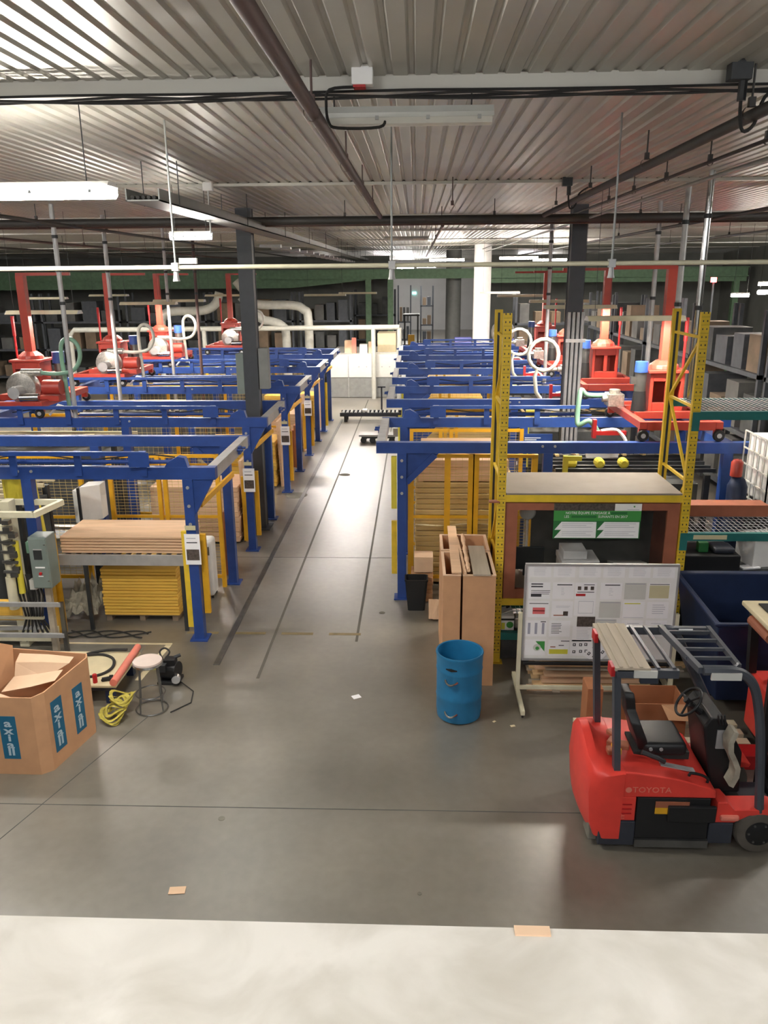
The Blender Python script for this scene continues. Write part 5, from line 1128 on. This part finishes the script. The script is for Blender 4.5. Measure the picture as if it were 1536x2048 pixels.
# clamp machines under right frames
for i, (yy, wd) in enumerate(((12.98, RFN[0]), (17.7, RFN[1]), (21.95, RFN[2]))):
    r_ = thing('clamp_machine', 'dark railed clamping machine under the %s' % wd, 'machine', (3.7, yy + 1, 0), 'clamping machines under the right frames')
    q = B(); [q.box(2.35, 5.0, yy + a, yy + a + .05, 2.2, 2.26) for a in (.2, .45, .75, 1.0, 1.3, 1.7, 2.05)]; q.build('rail', 'darksteel', r_)
    bx(2.55, 4.8, yy + .4, yy + 1.9, .3, 1.95).build('body', 'dim', r_)
    q = B(); [q.box(2.4 + .26 * k, 2.45 + .26 * k, yy + .2, yy + 2.1, 2.14, 2.2) for k in range(10)]; q.build('cross_bar', 'steel', r_)
    q = B(); [q.box(x_, x_ + .09, y_, y_ + .09, 0, 2.14) for x_ in (2.42, 4.85) for y_ in (yy + .25, yy + 1.95)]; q.box(2.4, 4.95, yy + .25, yy + .3, 1.1, 1.25); q.build('leg', 'darksteel', r_)
    for k, x_ in enumerate((2.62, 3.1, 3.5)):
        B().lathe([(.05, -.1), (.085, -.07), (.085, .07), (.05, .1)], (x_, yy + .36, 2.33), 12, 'X' if k == 0 else 'Y', True, True).build('yellow_roller', 'lemon', r_)
    q = B(); q.box(2.45, 2.53, yy + .08, yy + .16, 1.2, 2.5); q.box(2.53, 2.75, yy + .08, yy + .14, 2.42, 2.5); q.build('yellow_bracket', 'lemon', r_)
    q = B(); [q.box(2.5 + .3 * k, 2.56 + .3 * k, yy + 1.1 + .05 * (k % 3), yy + 1.6, 2.27, 2.3, rz=.3 * (k % 4)) for k in range(8)]; q.build('clamp_arm', 'paneltan', r_)
    q = B(); q.box(3.0, 3.55, yy + .9, yy + .98, 2.3, 2.4); q.build('white_strip', 'paper', r_)
    q = B(); q.box(2.0, 2.58, yy + 2.02, yy + 2.05, 2.3, 2.5); q.build('name_board', 'blue', r_)
    q = B(); [q.box(2.06, 2.06 + l_, yy + 2.012, yy + 2.02, 2.42 - .035 * k, 2.432 - .035 * k) for k, l_ in enumerate((.3, .22))]; q.build('name_print', 'paper', r_)
# clamp machines under left frames (seen between the beams)
for i, (yy, D) in enumerate(LY):
    r_ = thing('clamp_machine', 'pale clamping machine under the %s' % LFN[i], 'machine', (-7.4, yy + 1, 0), 'clamping machines under the left frames')
    q = B(); [q.box(-9.2, -6.1, yy + a, yy + a + .05, 2.1, 2.16) for a in (.55, .85, 1.2, 1.6)]; q.build('rail', 'beige', r_)
    bx(-9.0, -6.2, yy + .7, yy + 1.5, .3, 1.9).build('body', 'dim', r_)
    q = B(); [q.box(-9.1 + .3 * k, -9.04 + .3 * k, yy + .5, yy + 1.7, 2.04, 2.1) for k in range(10)]; q.build('cross_bar', 'steel', r_)
    q = B(); [q.box(x_, x_ + .09, y_, y_ + .09, 0, 2.04) for x_ in (-9.1, -6.3) for y_ in (yy + .55, yy + 1.55)]; q.build('leg', 'darksteel', r_)
    q = B(); [q.box(-8.9 + .5 * k, -8.7 + .5 * k, yy + .6, yy + .8, 2.17, 2.26) for k in range(5)]; q.build('clamp_block', 'beige' if i % 2 else 'lemon', r_)

# aisle end: roller cart, low dolly, white booth
cv = thing('flat_roller_cart', 'low grey roller conveyor standing across the far end of the aisle', 'conveyor', (-1.8, 30.6, 0))
q = B(); q.box(-2.9, -.55, 30.3, 30.36, .22, .36); q.box(-2.9, -.55, 30.95, 31.0, .22, .36); q.build('side_rail', 'charcoal', cv)
q = B(); [q.cyl((-2.8 + .16 * k, 30.36, .33), (-2.8 + .16 * k, 30.95, .33), .05, n=8) for k in range(14)]; q.build('rollers', 'galv', cv)
q = B(); [q.box(x_, x_ + .12, y_, y_ + .08, 0, .22) for x_ in (-2.75, -.75) for y_ in (30.34, 30.9)]; q.build('leg', 'darksteel', cv)
q = B(); q.box(-1.36, -1.3, 31.0, 31.06, .2, 1.25); q.box(-1.48, -1.18, 31.0, 31.06, 1.22, 1.27); q.build('push_handle', 'charcoal', cv)
tag(bx(-2.05, -1.87, 30.4, 30.8, .385, .45).build('white_pad', 'white'), 'small white pad lying on the far roller conveyor', 'pad')
dl = thing('low_dolly', 'small grey dolly jutting into the aisle by the second frame from the yellow rack', 'dolly', (-1.35, 26.6, 0))
q = B(); q.box(-1.9, -.6, 26.3, 26.9, .22, .28); q.box(-.75, -.6, 26.3, 26.9, .28, .5); q.build('deck', 'galv', dl)
q = B(); [q.lathe([(.03, -.03), (.1, -.03), (.1, .03), (.03, .03)], (x_, y_, .1), 14, 'Y', True, True) for x_ in (-1.75, -1.45, -.8) for y_ in (26.35, 26.85)]; q.box(-1.8, -.7, 26.33, 26.87, .16, .22); q.build('wheels', 'darksteel', dl)
wh = thing('white_spray_booth', 'low white walled machine closing the far end of the aisle', 'machine', (-2.4, 38, 0))
q = B(); q.box(-3.95, -.85, 36.75, 41, .92, 1.95); q.build('upper_panel', 'papergrey', wh, .01)
q = B(); q.box(-3.95, -.85, 36.77, 41, 0.02, .9); q.build('lower_panel', 'pipegrey', wh)
q = B(); q.box(-3.1, -3.06, 36.72, 36.75, 0, 1.9); [q.cyl((-2.6 + k * .35, 36.73, 1.4), (-2.6 + k * .35, 36.75, 1.4), .03, n=8) for k in range(5)]; q.build('trim', 'galv', wh)
for (x0, x1, y0, y1, h, m, lb) in [(-3.3, -2.9, 37.5, 38, .55, 'cardlight', 'pale cardboard box on the far white machine, tallest of the small ones'), (-2.6, -2.25, 37.4, 37.8, .4, 'white', 'white box on the far white machine'), (-2.2, -1.95, 37.5, 37.8, .5, 'cardlight', 'narrow pale carton on the far white machine'), (-1.8, -.95, 38, 39.5, .85, 'beige', 'large beige crate on the far white machine'), (-2.95, -2.75, 37.3, 37.45, .7, 'pinktube', 'small pinkish device on the far white machine')]:
    tag(bx(x0, x1, y0, y1, 1.951, 1.951 + h).build('far_carton', m), lb, 'box')
# pipes at the aisle end
sp = thing('steam_pipe', 'long pale pipe frame standing across the hall beyond the last frames', 'pipe', (-8, 36, 0))
B().tube([(-15.6, 36.3, 1.0), (-15.6, 36.3, 2.9), (-15.4, 36.3, 3.13), (-.75, 36.3, 3.18)], .11, 12).build('pipe', 'ductwhite', sp, smooth=True)
for x_ in (-1.9, -.75, -9.5): B().cyl((x_, 36.3, 0), (x_, 36.3, 3.15), .1, n=12).build('post', 'ductwhite', sp, smooth=True)
for k, (xa, za, xb) in enumerate(((-7.6, 4.3, -4.95), (-7.4, 3.6, -6.0), (-10.6, 3.9, -9.2))):
    r_ = thing('exhaust_duct', ['upper of two curved white exhaust ducts beside the grey column', 'lower of two curved white exhaust ducts beside the grey column', 'curved white exhaust duct farther behind the pale hosed lifters'][k], 'duct', (xb, 37.6, 0))
    s_ = 1 if k < 2 else -1
    if k < 2: pts = [(xa - .6, 37.6, za + .9), (xa, 37.6, za + .15), (xa + .4, 37.6, za - .15), (xb - .7, 37.6, za - .2), (xb - .2, 37.6, za - .4), (xb, 37.6, za - .9), (xb, 37.6, 0)]
    else: pts = [(-9.0, 37.6, 4.7), (-9.2, 37.6, 4.2), (-9.8, 37.6, 3.9), (-11.3, 37.6, 3.85), (-11.7, 37.6, 3.6), (-11.8, 37.6, 3.0), (-11.8, 37.6, 0)]
    B().tube(pts, .2, 14).build('duct', 'ductwhite', r_, smooth=True)
# crane girder
cg = thing('crane_girder', 'long green crane girder spanning the hall under the far ceiling', 'girder', (0, 45, 4.7))
q = B(); q.box(-25, 17.5, 44.8, 45.2, 5.25, 5.65); q.box(-25, -6.8, 44.9, 45.1, 4.75, 5.25); q.prism([(-6.8, 4.75), (-6.8, 5.25), (-1.5, 5.25)], 'Y', 44.9, 45.1); q.box(4, 17.5, 44.9, 45.1, 4.95, 5.25); q.build('girder', 'greengirder', cg)
q = B(); q.box(-25, 17.5, 44.6, 45.4, 5.65, 5.7); q.box(-25, 17.5, 44.6, 45.4, 5.2, 5.25); q.build('flange', 'greengirder', cg)
q = B(); [q.box(x_ - .15, x_ + .15, 44.85, 45.15, 0, 5.2) for x_ in (-24, -2.6, -1.4, 17)]; q.build('support', 'greengirder', cg)
# blue machines beyond
for (x0, x1, yy, z, lb) in [(-.1, 1.35, 35.5, 2.4, 'violet blue machine between the aisle end and the round columns'), (1.75, 2.5, 36.6, 2.65, 'violet blue cabinet in front of the broad white column'), (3.5, 4.4, 36.6, 2.6, 'violet blue cabinet beside the broad white column')]:
    r_ = thing('blue_machine', lb, 'machine', ((x0 + x1) / 2, yy, 0))
    bx(x0, x1, yy, yy + 1, .3, z - .4).build('body', 'machineblue', r_, .02); B().prism([(yy, z - .4), (yy + 1, z - .4), (yy + 1, z), (yy + .4, z)], 'X', x0, x1).build('hood', 'machineblue', r_); bx(x0 + .1, x1 - .1, yy + .1, yy + .9, 0, .3).build('base', 'black', r_)
    bx(x0 + .1, x1 - .1, yy - .03, yy, z - 1.1, z - .6).build('panel', 'black', r_)

# dim storage racks in the background with cartons
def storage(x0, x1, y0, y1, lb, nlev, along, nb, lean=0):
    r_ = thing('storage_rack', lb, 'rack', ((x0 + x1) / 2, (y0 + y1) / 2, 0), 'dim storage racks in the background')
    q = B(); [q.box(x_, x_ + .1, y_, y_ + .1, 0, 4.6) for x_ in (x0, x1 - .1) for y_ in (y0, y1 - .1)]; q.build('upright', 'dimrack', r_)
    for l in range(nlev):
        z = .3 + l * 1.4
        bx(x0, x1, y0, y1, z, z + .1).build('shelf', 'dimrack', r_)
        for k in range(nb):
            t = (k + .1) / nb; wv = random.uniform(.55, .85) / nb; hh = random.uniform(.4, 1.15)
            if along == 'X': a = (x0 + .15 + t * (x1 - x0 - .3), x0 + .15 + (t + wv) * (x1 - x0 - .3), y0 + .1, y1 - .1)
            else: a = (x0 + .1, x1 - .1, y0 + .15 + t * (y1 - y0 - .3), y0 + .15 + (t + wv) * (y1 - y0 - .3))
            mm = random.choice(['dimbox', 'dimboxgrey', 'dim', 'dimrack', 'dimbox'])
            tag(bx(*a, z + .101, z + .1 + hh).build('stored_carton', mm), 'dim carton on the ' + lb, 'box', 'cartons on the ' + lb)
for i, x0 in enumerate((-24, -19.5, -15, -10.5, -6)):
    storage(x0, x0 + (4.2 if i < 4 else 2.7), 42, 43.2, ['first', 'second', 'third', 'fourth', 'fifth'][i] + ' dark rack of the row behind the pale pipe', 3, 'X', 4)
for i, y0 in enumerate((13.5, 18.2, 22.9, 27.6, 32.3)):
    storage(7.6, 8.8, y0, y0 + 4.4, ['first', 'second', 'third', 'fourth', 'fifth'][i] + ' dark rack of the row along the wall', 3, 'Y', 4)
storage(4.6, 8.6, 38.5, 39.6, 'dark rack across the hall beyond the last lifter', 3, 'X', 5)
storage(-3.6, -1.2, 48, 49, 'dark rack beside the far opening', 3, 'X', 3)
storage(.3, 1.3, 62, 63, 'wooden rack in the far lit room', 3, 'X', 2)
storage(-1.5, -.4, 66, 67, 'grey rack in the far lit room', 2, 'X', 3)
bxx = thing('exit_sign', 'tiny glowing exit sign on the far white wall', 'sign', (-.2, YF - .1, 4)); bx(-.4, 0, YF - .12, YF - .02, 3.5, 3.75).build('panel', 'ledgreen', bxx)
o = thing('signal_beacon', 'beacon pole with a tiny red light rising behind the dark wall racks', 'beacon', (9.47, 26.95, 0))
bx(9.45, 9.5, 26.92, 26.97, 0, 5.1).build('pole', 'dimrack', o); bx(9.4, 9.55, 26.9, 27.0, 5.1, 5.25).build('lamp', 'ledred', o)
for i, (x, yy, z) in enumerate(((9.3, 24.2, 4.72), (10.2, 24.6, 5.02), (10.2, 24.6, 4.78))):
    fixture(x, yy, z, .5, 'lampfar', 'short bright lamp over the dark wall racks, ' + ['single one', 'upper of a pair', 'lower of a pair'][i], wd=.1)
# second far forklift silhouette
ff = thing('reach_truck', 'dark reach truck in the far opening at the aisle end', 'forklift', (-.4, 51, 0))
q = B(); q.box(-.8, .2, 50, 51.5, .15, 1.3); q.box(-.75, -.65, 50.1, 50.2, 1.3, 3.0); q.box(.05, .15, 50.1, 50.2, 1.3, 3.0); q.box(-.8, .2, 50, 51.4, 3.0, 3.1); q.build('body', 'black', ff)
bx(-.5, -.1, 49.9, 50.1, 1.3, 1.9).build('yellow_panel', 'fence', ff); q = B(); [q.lathe([(.05, -.1), (.2, -.1), (.2, .1), (.05, .1)], (x_, 50.4, .2), 14, 'X', True, True) for x_ in (-.7, .1)]; q.build('wheel', 'rubber', ff)

# ------------------------------------------------------------------ separate far-apart pieces into parts of their own
KEEP = ('lettering', 'print', 'wire', 'slot', 'bolt', 'cables', 'lashing', 'rollers', 'hanger')
def pieces_of(me):
    nv = len(me.vertices); par = list(range(nv))
    def find(a):
        while par[a] != a: par[a] = par[par[a]]; a = par[a]
        return a
    for e in me.edges:
        a, b_ = find(e.vertices[0]), find(e.vertices[1])
        if a != b_: par[a] = b_
    isl = {}
    for i in range(nv): isl.setdefault(find(i), []).append(i)
    keys = list(isl)
    if len(keys) < 2 or len(keys) > 120: return None
    bb = []
    for k in keys:
        cs = [me.vertices[i].co for i in isl[k]]
        lo = [min(c[j] for c in cs) for j in range(3)]; hi = [max(c[j] for c in cs) for j in range(3)]
        bb.append((lo, hi, max(h - l for l, h in zip(lo, hi))))
    g_ = list(range(len(keys)))
    def fg(a):
        while g_[a] != a: a = g_[a]
        return a
    for a in range(len(keys)):
        for b_ in range(a):
            gap = math.sqrt(sum(max(0, bb[a][0][j] - bb[b_][1][j], bb[b_][0][j] - bb[a][1][j]) ** 2 for j in range(3)))
            if gap <= max(.02, .5 * max(bb[a][2], bb[b_][2])):
                x, y_ = fg(a), fg(b_)
                if x != y_: g_[x] = y_
    cl = {}
    for n, k in enumerate(keys): cl.setdefault(fg(n), set()).update(isl[k])
    return list(cl.values()) if len(cl) > 1 else None
cache = {}
for o in [o for o in C.objects if o.type == 'MESH' and o.parent is not None and not o.name.startswith(KEEP)]:
    me = o.data
    if me.name not in cache:
        pc = pieces_of(me); out_ = None
        if pc:
            out_ = []
            for st_ in pc:
                bm = bmesh.new(); bm.from_mesh(me); bm.verts.ensure_lookup_table()
                bmesh.ops.delete(bm, geom=[v for v in bm.verts if v.index not in st_], context='VERTS')
                m2 = bpy.data.meshes.new(me.name); bm.to_mesh(m2); bm.free()
                for mm in me.materials: m2.materials.append(mm) if not len(m2.materials) else None
                out_.append(m2)
        cache[me.name] = out_
    parts_ = cache[me.name]
    if parts_:
        base_ = o.name.split('.')[0]
        o.data = parts_[0]
        for m2 in parts_[1:]:
            c = o.copy(); c.data = m2; c.name = base_; C.objects.link(c)
